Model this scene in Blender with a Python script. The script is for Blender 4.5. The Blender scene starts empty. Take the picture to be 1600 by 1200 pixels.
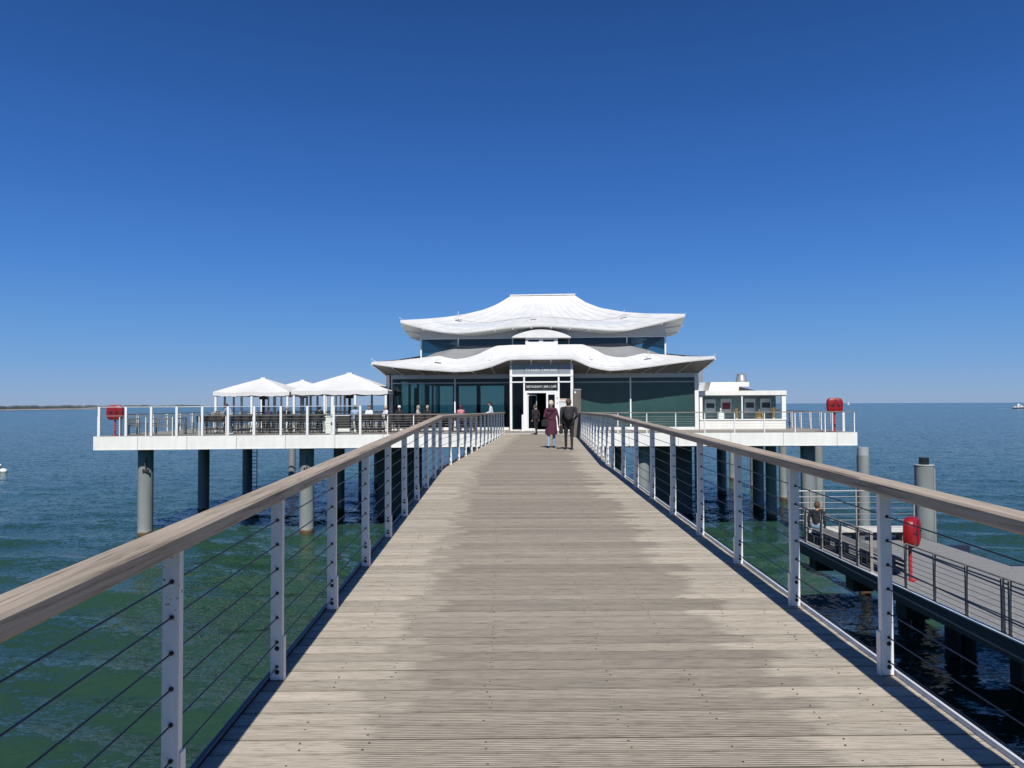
import bpy, bmesh, math, random
import numpy as np
from mathutils import Vector, Matrix
R = math.radians
random.seed(7); rng = np.random.default_rng(7)
sc = bpy.context.scene
COL = sc.collection

# ------------------------------------------------------------------ camera
CZ = 7.3                                   # eye above the water
YAW, PITCH, ROLL, FPX = 0.01043, 0.0272, -0.0044, 1150.0
_cy, _sy, _cp, _sp = math.cos(YAW), math.sin(YAW), math.cos(PITCH), math.sin(PITCH)
_fw = np.array([_sy*_cp, _cy*_cp, _sp]); _r0 = np.array([_cy, -_sy, 0.]); _u0 = np.cross(_r0, _fw)
_rt = math.cos(ROLL)*_r0 + math.sin(ROLL)*_u0
_up = -math.sin(ROLL)*_r0 + math.cos(ROLL)*_u0
CAM = np.array([0., 0., CZ])
cam = bpy.data.cameras.new('camera'); cam_o = bpy.data.objects.new('camera', cam); COL.objects.link(cam_o)
M = Matrix.Identity(4)
for i in range(3):
    M[i][0], M[i][1], M[i][2], M[i][3] = _rt[i], _up[i], -_fw[i], CAM[i]
cam_o.matrix_world = M
cam.sensor_width = 36; cam.lens = FPX/1600*36; cam.clip_start = .05; cam.clip_end = 30000
sc.camera = cam_o

def ray(u, v):
    return _fw + _rt*(u-800)/FPX - _up*(v-600)/FPX
def PY(u, v, Y):                           # the point at distance Y that the survey of the place puts in that direction
    d = ray(u, v); return CAM + d*(Y/d[1])
def XY(u, Y):
    return float(PY(u, 640, Y)[0])
def ZY(v, Y, u=800):
    return float(PY(u, v, Y)[2])

# ------------------------------------------------------------------ light
SUN_EL, SUN_AZ = R(47), R(2.6)             # behind the camera, a touch to the right
sv = Vector((math.sin(SUN_AZ)*math.cos(SUN_EL), -math.cos(SUN_AZ)*math.cos(SUN_EL), math.sin(SUN_EL)))
w = bpy.data.worlds.new('World'); sc.world = w; w.use_nodes = True
nt = w.node_tree; nt.nodes.clear()
sky = nt.nodes.new('ShaderNodeTexSky'); sky.sky_type = 'NISHITA'; sky.sun_disc = False
sky.sun_elevation = SUN_EL; sky.sun_rotation = R(180) - SUN_AZ
sky.altitude = 0; sky.air_density = 1.0; sky.dust_density = 0.35; sky.ozone_density = 4.0
bg = nt.nodes.new('ShaderNodeBackground'); bg.inputs[1].default_value = 0.075
wo = nt.nodes.new('ShaderNodeOutputWorld')
# clear spring air: the same all the way round, deep blue overhead, paler and bluer than the model at the horizon
tcw = nt.nodes.new('ShaderNodeTexCoord'); sxw = nt.nodes.new('ShaderNodeSeparateXYZ'); nt.links.new(tcw.outputs['Generated'], sxw.inputs[0])
rampw = nt.nodes.new('ShaderNodeValToRGB'); nt.links.new(sxw.outputs[2], rampw.inputs[0])
SKY = [(0.0, (142, 169, 206)), (.015, (134, 168, 211)), (.05, (111, 160, 217)), (.10, (92, 150, 217)), (.17, (69, 131, 211)), (.26, (51, 110, 193)), (.37, (38, 91, 168)), (.50, (26, 72, 139)), (.75, (23, 64, 124)), (1., (23, 64, 124))]
e = rampw.color_ramp.elements
for i, (p, c) in enumerate(SKY):
    k = e[i] if i < 2 else e.new(p)
    k.position = p; k.color = (*[((x/255+.055)/1.055)**2.4/.075 if x > 10 else 0 for x in c], 1)
mixw = nt.nodes.new('ShaderNodeMixRGB'); mixw.inputs[0].default_value = .88
nt.links.new(sky.outputs[0], mixw.inputs[1]); nt.links.new(rampw.outputs[0], mixw.inputs[2]); nt.links.new(mixw.outputs[0], bg.inputs[0]); nt.links.new(bg.outputs[0], wo.inputs[0])
sl = bpy.data.lights.new('sun', 'SUN'); sl.energy = 4.9; sl.angle = R(.53); sl.color = (1, .965, .91)
so = bpy.data.objects.new('sun', sl); COL.objects.link(so)
so.rotation_euler = (-sv).to_track_quat('-Z', 'Y').to_euler(); so.location = (0, -30, 40)
sc.view_settings.view_transform = 'Standard'; sc.view_settings.look = 'None'
sc.view_settings.exposure = 0; sc.view_settings.gamma = 1; sc.view_settings.use_curve_mapping = False
sc.render.engine = 'CYCLES'
sc.cycles.use_denoising = True; sc.cycles.max_bounces = 8; sc.cycles.transparent_max_bounces = 16
sc.cycles.caustics_reflective = False; sc.cycles.caustics_refractive = False

# ------------------------------------------------------------------ materials
def srgb(*c):
    return tuple(((x/255)/12.92 if x/255 <= .04045 else ((x/255+.055)/1.055)**2.4) for x in c)
def _base(name):
    m = bpy.data.materials.new(name); m.use_nodes = True
    nt = m.node_tree; b = nt.nodes['Principled BSDF']; return m, nt, b
def N(nt, t, **kw):
    n = nt.nodes.new(t)
    for k, v in kw.items():
        if k.startswith('i_'): n.inputs[k[2:].replace('_', ' ')].default_value = v
        else: setattr(n, k, v)
    return n
def mat(name, col, rough=.5, var=.12, scale=3., bump=0., metal=0., rnd=0., stretch=(1, 1, 1), spec=.5, space='Object', chips=0.):
    m, nt, b = _base(name); L = nt.links.new
    tc = N(nt, 'ShaderNodeTexCoord'); mp = N(nt, 'ShaderNodeMapping'); mp.inputs['Scale'].default_value = stretch
    if space == 'World':
        g = N(nt, 'ShaderNodeNewGeometry'); L(g.outputs['Position'], mp.inputs[0])
    else: L(tc.outputs['Object'], mp.inputs[0])
    n1 = N(nt, 'ShaderNodeTexNoise'); n1.inputs['Scale'].default_value = scale; n1.inputs['Detail'].default_value = 6; n1.inputs['Roughness'].default_value = .65
    L(mp.outputs[0], n1.inputs[0])
    cr = N(nt, 'ShaderNodeMapRange'); cr.inputs[1].default_value = .3; cr.inputs[2].default_value = .7
    cr.inputs[3].default_value = 1-var; cr.inputs[4].default_value = 1+var; L(n1.outputs[0], cr.inputs[0])
    val = cr.outputs[0]
    if rnd:
        oi = N(nt, 'ShaderNodeObjectInfo'); mr = N(nt, 'ShaderNodeMapRange'); mr.inputs[3].default_value = 1-rnd; mr.inputs[4].default_value = 1+rnd
        L(oi.outputs['Random'], mr.inputs[0]); mu = N(nt, 'ShaderNodeMath', operation='MULTIPLY'); L(val, mu.inputs[0]); L(mr.outputs[0], mu.inputs[1]); val = mu.outputs[0]
    mx = N(nt, 'ShaderNodeVectorMath', operation='SCALE'); mx.inputs[0].default_value = col; L(val, mx.inputs['Scale'])
    out = mx.outputs[0]
    if chips:                                # flaked paint and rust specks
        g2 = N(nt, 'ShaderNodeNewGeometry'); n4 = N(nt, 'ShaderNodeTexNoise'); n4.inputs['Scale'].default_value = 55; n4.inputs['Detail'].default_value = 3; L(g2.outputs['Position'], n4.inputs[0])
        n5 = N(nt, 'ShaderNodeTexNoise'); n5.inputs['Scale'].default_value = 3.; L(g2.outputs['Position'], n5.inputs[0])
        ad4 = N(nt, 'ShaderNodeMath', operation='MULTIPLY_ADD'); L(n5.outputs[0], ad4.inputs[0]); ad4.inputs[1].default_value = .35; L(n4.outputs[0], ad4.inputs[2])
        th4 = N(nt, 'ShaderNodeMapRange'); th4.inputs[1].default_value = .93-chips; th4.inputs[2].default_value = .96-chips; L(ad4.outputs[0], th4.inputs[0])
        mm = N(nt, 'ShaderNodeMixRGB'); L(th4.outputs[0], mm.inputs[0]); L(out, mm.inputs[1]); mm.inputs[2].default_value = (.12, .075, .05, 1); out = mm.outputs[0]
    L(out, b.inputs['Base Color'])
    b.inputs['Roughness'].default_value = rough; b.inputs['Metallic'].default_value = metal; b.inputs['Specular IOR Level'].default_value = spec
    if bump:
        n2 = N(nt, 'ShaderNodeTexNoise'); n2.inputs['Scale'].default_value = scale*6; n2.inputs['Detail'].default_value = 4; L(mp.outputs[0], n2.inputs[0])
        bp = N(nt, 'ShaderNodeBump'); bp.inputs['Strength'].default_value = bump; bp.inputs['Distance'].default_value = .01
        L(n2.outputs[0], bp.inputs['Height']); L(bp.outputs[0], b.inputs['Normal'])
    return m

WHITE = mat('white_paint', (.80, .80, .78), .35, .05, 1.5)
WHITE2 = mat('white_panel', (.79, .79, .74), .45, .09, 1.6, stretch=(1, 1, .3), rnd=.025)
ROOFW = mat('white_roof_membrane', (.68, .68, .665), .55, .11, .8)
GREYROOF = mat('grey_roof_sheet', (.235, .24, .25), .6, .12, 1.2)
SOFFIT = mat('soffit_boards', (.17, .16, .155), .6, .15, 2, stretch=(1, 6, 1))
FRIEZE = mat('frieze_panel', (.52, .55, .58), .4, .06, 1.)
FRAME_GREY = mat('grey_frame', (.42, .45, .46), .4, .05, 2)
SIGNGREY = mat('grey_sign_panel', (.25, .285, .315), .35, .05, 1.)
DARKGLASSPANEL = mat('teal_spandrel', (.34, .345, .37), .35, .2, .6)
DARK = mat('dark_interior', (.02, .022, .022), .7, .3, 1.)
BLACK = mat('black_sign', (.012, .014, .014), .3, .1, 2)
STEEL = mat('cable_steel', (.06, .06, .065), .45, .1, 5, metal=.3)
STEELB = mat('brushed_steel', (.5, .5, .5), .3, .1, 5, metal=1.)
COWL = mat('cowl_galvanised', (.42, .43, .43), .42, .12, 4, metal=.55)
RAILSTEEL = mat('jetty_rail_steel', (.30, .285, .25), .5, .2, 5, metal=.15)
POSTP = mat('post_paint', (.80, .785, .75), .4, .06, 6., rnd=.03, chips=.03)
BOLT = mat('bolt_black', (.012, .012, .014), .4, .1, 10)
EDGE = mat('edge_strip_blue', (.03, .05, .09), .35, .2, 3)
EDGEW = mat('edge_strip_pale', (.62, .64, .66), .35, .1, 3)
GIRDER = mat('girder_navy', (.02, .028, .05), .5, .2, 1.5)
CONC = mat('concrete_dark', (.11, .115, .12), .8, .2, .8)
RED = mat('lifebuoy_red', (.27, .007, .011), .42, .15, 5)
REDP = mat('red_post', (.45, .03, .035), .4, .25, 6)
REDD = mat('red_recess', (.05, .004, .006), .5, .2, 5)
TENT = mat('tent_cloth', (.66, .66, .64), .7, .06, .9, bump=.1)
DWOOD = mat('weathered_teak', (.155, .15, .14), .75, .25, 4., bump=.3, stretch=(1, 1, 1), rnd=.15)
BWOOD = mat('brown_wood', (.16, .085, .04), .6, .25, 6., bump=.2)
WICKER = mat('dark_wicker', (.03, .026, .024), .7, .35, 40., bump=.6)
TOPW = mat('dark_table_top', (.10, .09, .08), .55, .2, 5., stretch=(1, 8, 1))
PILLARW = mat('pillar_brown', (.13, .11, .095), .65, .2, 3., stretch=(8, 8, 1), bump=.2)
POSTER = mat('poster_paper', (.62, .65, .65), .5, .1, 2.)
POSTR = mat('poster_red', (.22, .02, .03), .5, .4, 6.)
POSTK = mat('poster_dark', (.04, .045, .05), .5, .5, 8.)
GOLD = mat('gold_leaf', (.30, .21, .09), .4, .35, 20., metal=.4)
STONEW = mat('white_plaster', (.75, .74, .71), .6, .05, 6.)
RUBBER = mat('rubber', (.012, .012, .012), .6, .1, 5)
NAVY = mat('hull_navy', (.02, .025, .05), .3, .1, 1)
SKIN = mat('skin', (.48, .27, .19), .55, .08, 12)

def wood_mat(name, c1, c2, dark, axis='Y', rnd=.12, grain=1.0, worn=False):
    # grey weathered timber: long grain streaks along one axis, cracks, per-board tint
    m, nt, b = _base(name); L = nt.links.new
    g = N(nt, 'ShaderNodeNewGeometry'); oi = N(nt, 'ShaderNodeObjectInfo')
    off = N(nt, 'ShaderNodeVectorMath', operation='SCALE'); off.inputs[0].default_value = (37., 11., 23.); L(oi.outputs['Random'], off.inputs['Scale'])
    ad = N(nt, 'ShaderNodeVectorMath', operation='ADD'); L(g.outputs['Position'], ad.inputs[0]); L(off.outputs[0], ad.inputs[1])
    mp = N(nt, 'ShaderNodeMapping'); mp.inputs['Scale'].default_value = (6.5, 120, 120) if axis == 'X' else (60, 1.3, 60); L(ad.outputs[0], mp.inputs[0])
    n1 = N(nt, 'ShaderNodeTexNoise'); n1.inputs['Scale'].default_value = 1.*grain; n1.inputs['Detail'].default_value = 8; n1.inputs['Roughness'].default_value = .7; n1.inputs['Distortion'].default_value = .25
    L(mp.outputs[0], n1.inputs[0])
    n2 = N(nt, 'ShaderNodeTexNoise'); n2.inputs['Scale'].default_value = 1.3; n2.inputs['Detail'].default_value = 5
    mp2 = N(nt, 'ShaderNodeMapping'); mp2.inputs['Scale'].default_value = (.9, 5, 5) if axis == 'X' else (5, .9, 5); L(ad.outputs[0], mp2.inputs[0]); L(mp2.outputs[0], n2.inputs[0])
    cr = N(nt, 'ShaderNodeValToRGB'); e = cr.color_ramp.elements
    e[0].position = .34; e[0].color = (*dark, 1); e[1].position = .66; e[1].color = (*c1, 1)
    k = cr.color_ramp.elements.new(.46); k.color = (*c2, 1)
    L(n1.outputs[0], cr.inputs[0])
    col = cr.outputs[0]
    mr = N(nt, 'ShaderNodeMapRange'); mr.inputs[3].default_value = 1-rnd; mr.inputs[4].default_value = 1+rnd; L(oi.outputs['Random'], mr.inputs[0])
    mr2 = N(nt, 'ShaderNodeMapRange'); mr2.inputs[1].default_value = .3; mr2.inputs[2].default_value = .7; mr2.inputs[3].default_value = .92; mr2.inputs[4].default_value = 1.08; L(n2.outputs[0], mr2.inputs[0])
    mu = N(nt, 'ShaderNodeMath', operation='MULTIPLY'); L(mr.outputs[0], mu.inputs[0]); L(mr2.outputs[0], mu.inputs[1])
    fac = mu.outputs[0]
    hgt = n1.outputs[0]
    if worn:                                # the middle of the walkway is trodden darker and its ribs stand out; board ends stay paler
        sx = N(nt, 'ShaderNodeSeparateXYZ'); L(g.outputs['Position'], sx.inputs[0])
        nj = N(nt, 'ShaderNodeMath', operation='MULTIPLY_ADD'); L(oi.outputs['Random'], nj.inputs[0]); nj.inputs[1].default_value = .42; nj.inputs[2].default_value = -.21
        n3 = N(nt, 'ShaderNodeTexNoise'); n3.inputs['Scale'].default_value = 3.0; n3.inputs['Detail'].default_value = 6; L(mp2.outputs[0], n3.inputs[0])
        n3m = N(nt, 'ShaderNodeMath', operation='MULTIPLY_ADD'); L(n3.outputs[0], n3m.inputs[0]); n3m.inputs[1].default_value = .34; n3m.inputs[2].default_value = -.17
        xa = N(nt, 'ShaderNodeMath', operation='ADD'); L(sx.outputs[0], xa.inputs[0]); L(nj.outputs[0], xa.inputs[1])
        xb = N(nt, 'ShaderNodeMath', operation='ADD'); L(xa.outputs[0], xb.inputs[0]); L(n3m.outputs[0], xb.inputs[1])
        # the strip drifts right with the bend of the walkway
        yd = N(nt, 'ShaderNodeMapRange'); yd.inputs[1].default_value = 16.3; yd.inputs[2].default_value = 41.; yd.inputs[3].default_value = 0; yd.inputs[4].default_value = -1.55; L(sx.outputs[1], yd.inputs[0])
        xc = N(nt, 'ShaderNodeMath', operation='ADD'); L(xb.outputs[0], xc.inputs[0]); L(yd.outputs[0], xc.inputs[1])
        xd = N(nt, 'ShaderNodeMath', operation='SUBTRACT'); L(xc.outputs[0], xd.inputs[0]); xd.inputs[1].default_value = .50
        ab = N(nt, 'ShaderNodeMath', operation='ABSOLUTE'); L(xd.outputs[0], ab.inputs[0])
        st = N(nt, 'ShaderNodeMapRange'); st.inputs[1].default_value = 1.14; st.inputs[2].default_value = 1.22; st.inputs[3].default_value = .93; st.inputs[4].default_value = 1.08; L(ab.outputs[0], st.inputs[0])
        m3 = N(nt, 'ShaderNodeMath', operation='MULTIPLY'); L(fac, m3.inputs[0]); L(st.outputs[0], m3.inputs[1]); fac = m3.outputs[0]
        tc = N(nt, 'ShaderNodeTexCoord'); so_ = N(nt, 'ShaderNodeSeparateXYZ'); L(tc.outputs['Object'], so_.inputs[0])
        sn = N(nt, 'ShaderNodeMath', operation='MULTIPLY'); L(so_.outputs[1], sn.inputs[0]); sn.inputs[1].default_value = 2*math.pi/.0187
        s2 = N(nt, 'ShaderNodeMath', operation='SINE'); L(sn.outputs[0], s2.inputs[0])
        inn = N(nt, 'ShaderNodeMapRange'); inn.inputs[1].default_value = 1.12; inn.inputs[2].default_value = 1.24; inn.inputs[3].default_value = 1.; inn.inputs[4].default_value = .25; L(ab.outputs[0], inn.inputs[0])
        s3 = N(nt, 'ShaderNodeMath', operation='MULTIPLY'); L(s2.outputs[0], s3.inputs[0]); L(inn.outputs[0], s3.inputs[1])
        s4 = N(nt, 'ShaderNodeMath', operation='MULTIPLY_ADD'); L(s3.outputs[0], s4.inputs[0]); s4.inputs[1].default_value = .6; L(n1.outputs[0], s4.inputs[2]); hgt = s4.outputs[0]
        # dirt along the board edges
        ay = N(nt, 'ShaderNodeMath', operation='ABSOLUTE'); L(so_.outputs[1], ay.inputs[0])
        ed = N(nt, 'ShaderNodeMapRange'); ed.inputs[1].default_value = .058; ed.inputs[2].default_value = .073; ed.inputs[3].default_value = 1.; ed.inputs[4].default_value = .70; L(ay.outputs[0], ed.inputs[0])
        m5 = N(nt, 'ShaderNodeMath', operation='MULTIPLY'); L(fac, m5.inputs[0]); L(ed.outputs[0], m5.inputs[1]); fac = m5.outputs[0]
        # grime in the ribs
        gr = N(nt, 'ShaderNodeMapRange'); gr.inputs[1].default_value = -1; gr.inputs[2].default_value = -.3; gr.inputs[3].default_value = .45; gr.inputs[4].default_value = 1; L(s3.outputs[0], gr.inputs[0])
        m4 = N(nt, 'ShaderNodeMath', operation='MULTIPLY'); L(fac, m4.inputs[0]); L(gr.outputs[0], m4.inputs[1]); fac = m4.outputs[0]
    sc_ = N(nt, 'ShaderNodeVectorMath', operation='SCALE'); L(col, sc_.inputs[0]); L(fac, sc_.inputs['Scale'])
    L(sc_.outputs[0], b.inputs['Base Color']); b.inputs['Roughness'].default_value = .8; b.inputs['Specular IOR Level'].default_value = .25
    bp = N(nt, 'ShaderNodeBump'); bp.inputs['Strength'].default_value = .55; bp.inputs['Distance'].default_value = .004
    L(hgt, bp.inputs['Height']); L(bp.outputs[0], b.inputs['Normal'])
    return m
PLANK = wood_mat('walkway_plank_wood', (.49, .43, .34), (.385, .335, .26), (.16, .135, .10), 'X', .15, worn=True)
PLANKSIDE = mat('plank_side_dirt', (.045, .04, .03), .9, .3, 6.)
PLANK2 = wood_mat('terrace_plank_wood', (.36, .33, .28), (.29, .265, .225), (.14, .125, .10), 'X', .0)
PLANK3 = wood_mat('jetty_plank_wood', (.29, .29, .285), (.23, .23, .225), (.11, .11, .11), 'X', .0)
RAILW = wood_mat('handrail_wood', (.47, .39, .31), (.375, .31, .24), (.18, .14, .105), 'Y', .08)
RAILWX = wood_mat('handrail_wood_cross', (.30, .27, .24), (.22, .2, .18), (.09, .08, .07), 'X', .05)

def pile_mat():
    m, nt, b = _base('pile_steel_coating'); L = nt.links.new
    g = N(nt, 'ShaderNodeNewGeometry'); sx = N(nt, 'ShaderNodeSeparateXYZ'); L(g.outputs['Position'], sx.inputs[0])
    n = N(nt, 'ShaderNodeTexNoise'); n.inputs['Scale'].default_value = 2.2; n.inputs['Detail'].default_value = 6; L(g.outputs['Position'], n.inputs[0])
    nz = N(nt, 'ShaderNodeMath', operation='MULTIPLY_ADD'); L(n.outputs[0], nz.inputs[0]); nz.inputs[1].default_value = .45; L(sx.outputs[2], nz.inputs[2])
    cr = N(nt, 'ShaderNodeValToRGB'); mr = N(nt, 'ShaderNodeMapRange'); mr.inputs[1].default_value = 0; mr.inputs[2].default_value = 1.2; L(nz.outputs[0], mr.inputs[0]); L(mr.outputs[0], cr.inputs[0])
    e = cr.color_ramp.elements; e[0].position = .0; e[0].color = (.03, .025, .012, 1); e[1].position = 1; e[1].color = (.22, .245, .24, 1)
    for p, c in ((.42, (.12, .075, .03, 1)), (.52, (.33, .33, .30, 1)), (.62, (.25, .27, .265, 1))):
        k = e.new(p); k.color = c
    n2 = N(nt, 'ShaderNodeTexNoise'); n2.inputs['Scale'].default_value = 1.1; n2.inputs['Detail'].default_value = 7; mp = N(nt, 'ShaderNodeMapping'); mp.inputs['Scale'].default_value = (3, 3, .5); L(g.outputs['Position'], mp.inputs[0]); L(mp.outputs[0], n2.inputs[0])
    mr2 = N(nt, 'ShaderNodeMapRange'); mr2.inputs[1].default_value = .3; mr2.inputs[2].default_value = .7; mr2.inputs[3].default_value = .82; mr2.inputs[4].default_value = 1.12; L(n2.outputs[0], mr2.inputs[0])
    s = N(nt, 'ShaderNodeVectorMath', operation='SCALE'); L(cr.outputs[0], s.inputs[0]); L(mr2.outputs[0], s.inputs['Scale']); L(s.outputs[0], b.inputs['Base Color'])
    b.inputs['Roughness'].default_value = .55
    return m
PILE = pile_mat()

def glass_mat(name, tint, refl=.06, rough=0.0):
    m = bpy.data.materials.new(name); m.use_nodes = True; nt = m.node_tree; nt.nodes.clear(); L = nt.links.new
    o = N(nt, 'ShaderNodeOutputMaterial'); t = N(nt, 'ShaderNodeBsdfTransparent'); t.inputs[0].default_value = (*tint, 1)
    gl = N(nt, 'ShaderNodeBsdfGlossy'); gl.inputs['Roughness'].default_value = rough; gl.inputs[0].default_value = (.9, .95, .95, 1)
    fr = N(nt, 'ShaderNodeFresnel'); fr.inputs[0].default_value = 1.45
    ma = N(nt, 'ShaderNodeMath', operation='MULTIPLY_ADD'); L(fr.outputs[0], ma.inputs[0]); ma.inputs[1].default_value = 1.0; ma.inputs[2].default_value = refl-.04
    gm = N(nt, 'ShaderNodeNewGeometry'); bf_ = N(nt, 'ShaderNodeMath', operation='SUBTRACT'); bf_.inputs[0].default_value = 1.; L(gm.outputs['Backfacing'], bf_.inputs[1])
    m2 = N(nt, 'ShaderNodeMath', operation='MULTIPLY'); L(ma.outputs[0], m2.inputs[0]); L(bf_.outputs[0], m2.inputs[1])      # the inner face of a pane does not mirror
    mx = N(nt, 'ShaderNodeMixShader'); L(m2.outputs[0], mx.inputs[0]); L(t.outputs[0], mx.inputs[1]); L(gl.outputs[0], mx.inputs[2]); L(mx.outputs[0], o.inputs[0])
    return m
GLASS = glass_mat('clear_glass', (.955, .975, .97), .02)
GLASSD = glass_mat('tinted_glass', (.56, .69, .67), .035)
GLASSB = glass_mat('blue_glass', (.48, .64, .67), .07)

WAVE = (.32, .80, .75)
def water_mat():
    m, nt, b = _base('sea_water'); L = nt.links.new
    g = N(nt, 'ShaderNodeNewGeometry')
    n = N(nt, 'ShaderNodeTexNoise'); n.inputs['Scale'].default_value = .035; n.inputs['Detail'].default_value = 4; mp0 = N(nt, 'ShaderNodeMapping'); mp0.inputs['Scale'].default_value = (.5, 1.3, 1); L(g.outputs['Position'], mp0.inputs[0]); L(mp0.outputs[0], n.inputs[0])
    # sandy shallows by the walkway read green, deeper water away from it blue
    sx = N(nt, 'ShaderNodeSeparateXYZ'); L(g.outputs['Position'], sx.inputs[0])
    nd = N(nt, 'ShaderNodeMath', operation='MULTIPLY_ADD'); L(n.outputs[0], nd.inputs[0]); nd.inputs[1].default_value = 36; L(sx.outputs[1], nd.inputs[2])
    dp = N(nt, 'ShaderNodeMapRange'); dp.inputs[1].default_value = 22; dp.inputs[2].default_value = 95; L(nd.outputs[0], dp.inputs[0])
    cr = N(nt, 'ShaderNodeValToRGB'); e = cr.color_ramp.elements
    e[0].position = 0; e[0].color = (.022, .054, .034, 1); e[1].position = 1; e[1].color = (.022, .062, .044, 1)
    k = e.new(.45); k.color = (.021, .058, .038, 1)
    L(dp.outputs[0], cr.inputs[0])
    n5 = N(nt, 'ShaderNodeMapRange'); n5.inputs[1].default_value = .3; n5.inputs[2].default_value = .7; n5.inputs[3].default_value = .8; n5.inputs[4].default_value = 1.25; L(n.outputs[0], n5.inputs[0])
    s = N(nt, 'ShaderNodeVectorMath', operation='SCALE'); L(cr.outputs[0], s.inputs[0]); L(n5.outputs[0], s.inputs['Scale']); L(s.outputs[0], b.inputs['Base Color'])
    b.inputs['Roughness'].default_value = .12; b.inputs['IOR'].default_value = 1.333; b.inputs['Specular IOR Level'].default_value = .16
    # choppy slopes at three scales; taken straight from the noise so that they stay rough right out to the horizon
    def slope(scale, detail, rough, sx_, sy_, rot, amp, dist=.3):
        mp = N(nt, 'ShaderNodeMapping'); mp.inputs['Rotation'].default_value = (0, 0, R(rot)); mp.inputs['Scale'].default_value = (sx_, sy_, 1); L(g.outputs['Position'], mp.inputs[0])
        a = N(nt, 'ShaderNodeTexNoise'); a.inputs['Scale'].default_value = scale; a.inputs['Detail'].default_value = detail; a.inputs['Roughness'].default_value = rough; a.inputs['Distortion'].default_value = dist; L(mp.outputs[0], a.inputs[0])
        v = N(nt, 'ShaderNodeVectorMath', operation='SUBTRACT'); L(a.outputs[1], v.inputs[0]); v.inputs[1].default_value = (.5, .5, .5)
        q = N(nt, 'ShaderNodeVectorMath', operation='MULTIPLY'); L(v.outputs[0], q.inputs[0]); q.inputs[1].default_value = (amp*.7, amp, 0); return q.outputs[0]
    def add(p, q):
        n_ = N(nt, 'ShaderNodeVectorMath', operation='ADD'); L(p, n_.inputs[0]); L(q, n_.inputs[1]); return n_.outputs[0]
    tot = add(add(slope(.7, 3, .6, .55, 1.1, 10, WAVE[0]), slope(2.6, 3, .6, .6, 1.2, -14, WAVE[1])), slope(7.5, 2, .5, .8, 1.1, 5, WAVE[2]))
    nn = N(nt, 'ShaderNodeVectorMath', operation='NORMALIZE'); L(add(g.outputs['Normal'], tot), nn.inputs[0]); L(nn.outputs[0], b.inputs['Normal'])
    return m
WATER = water_mat()

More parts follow.
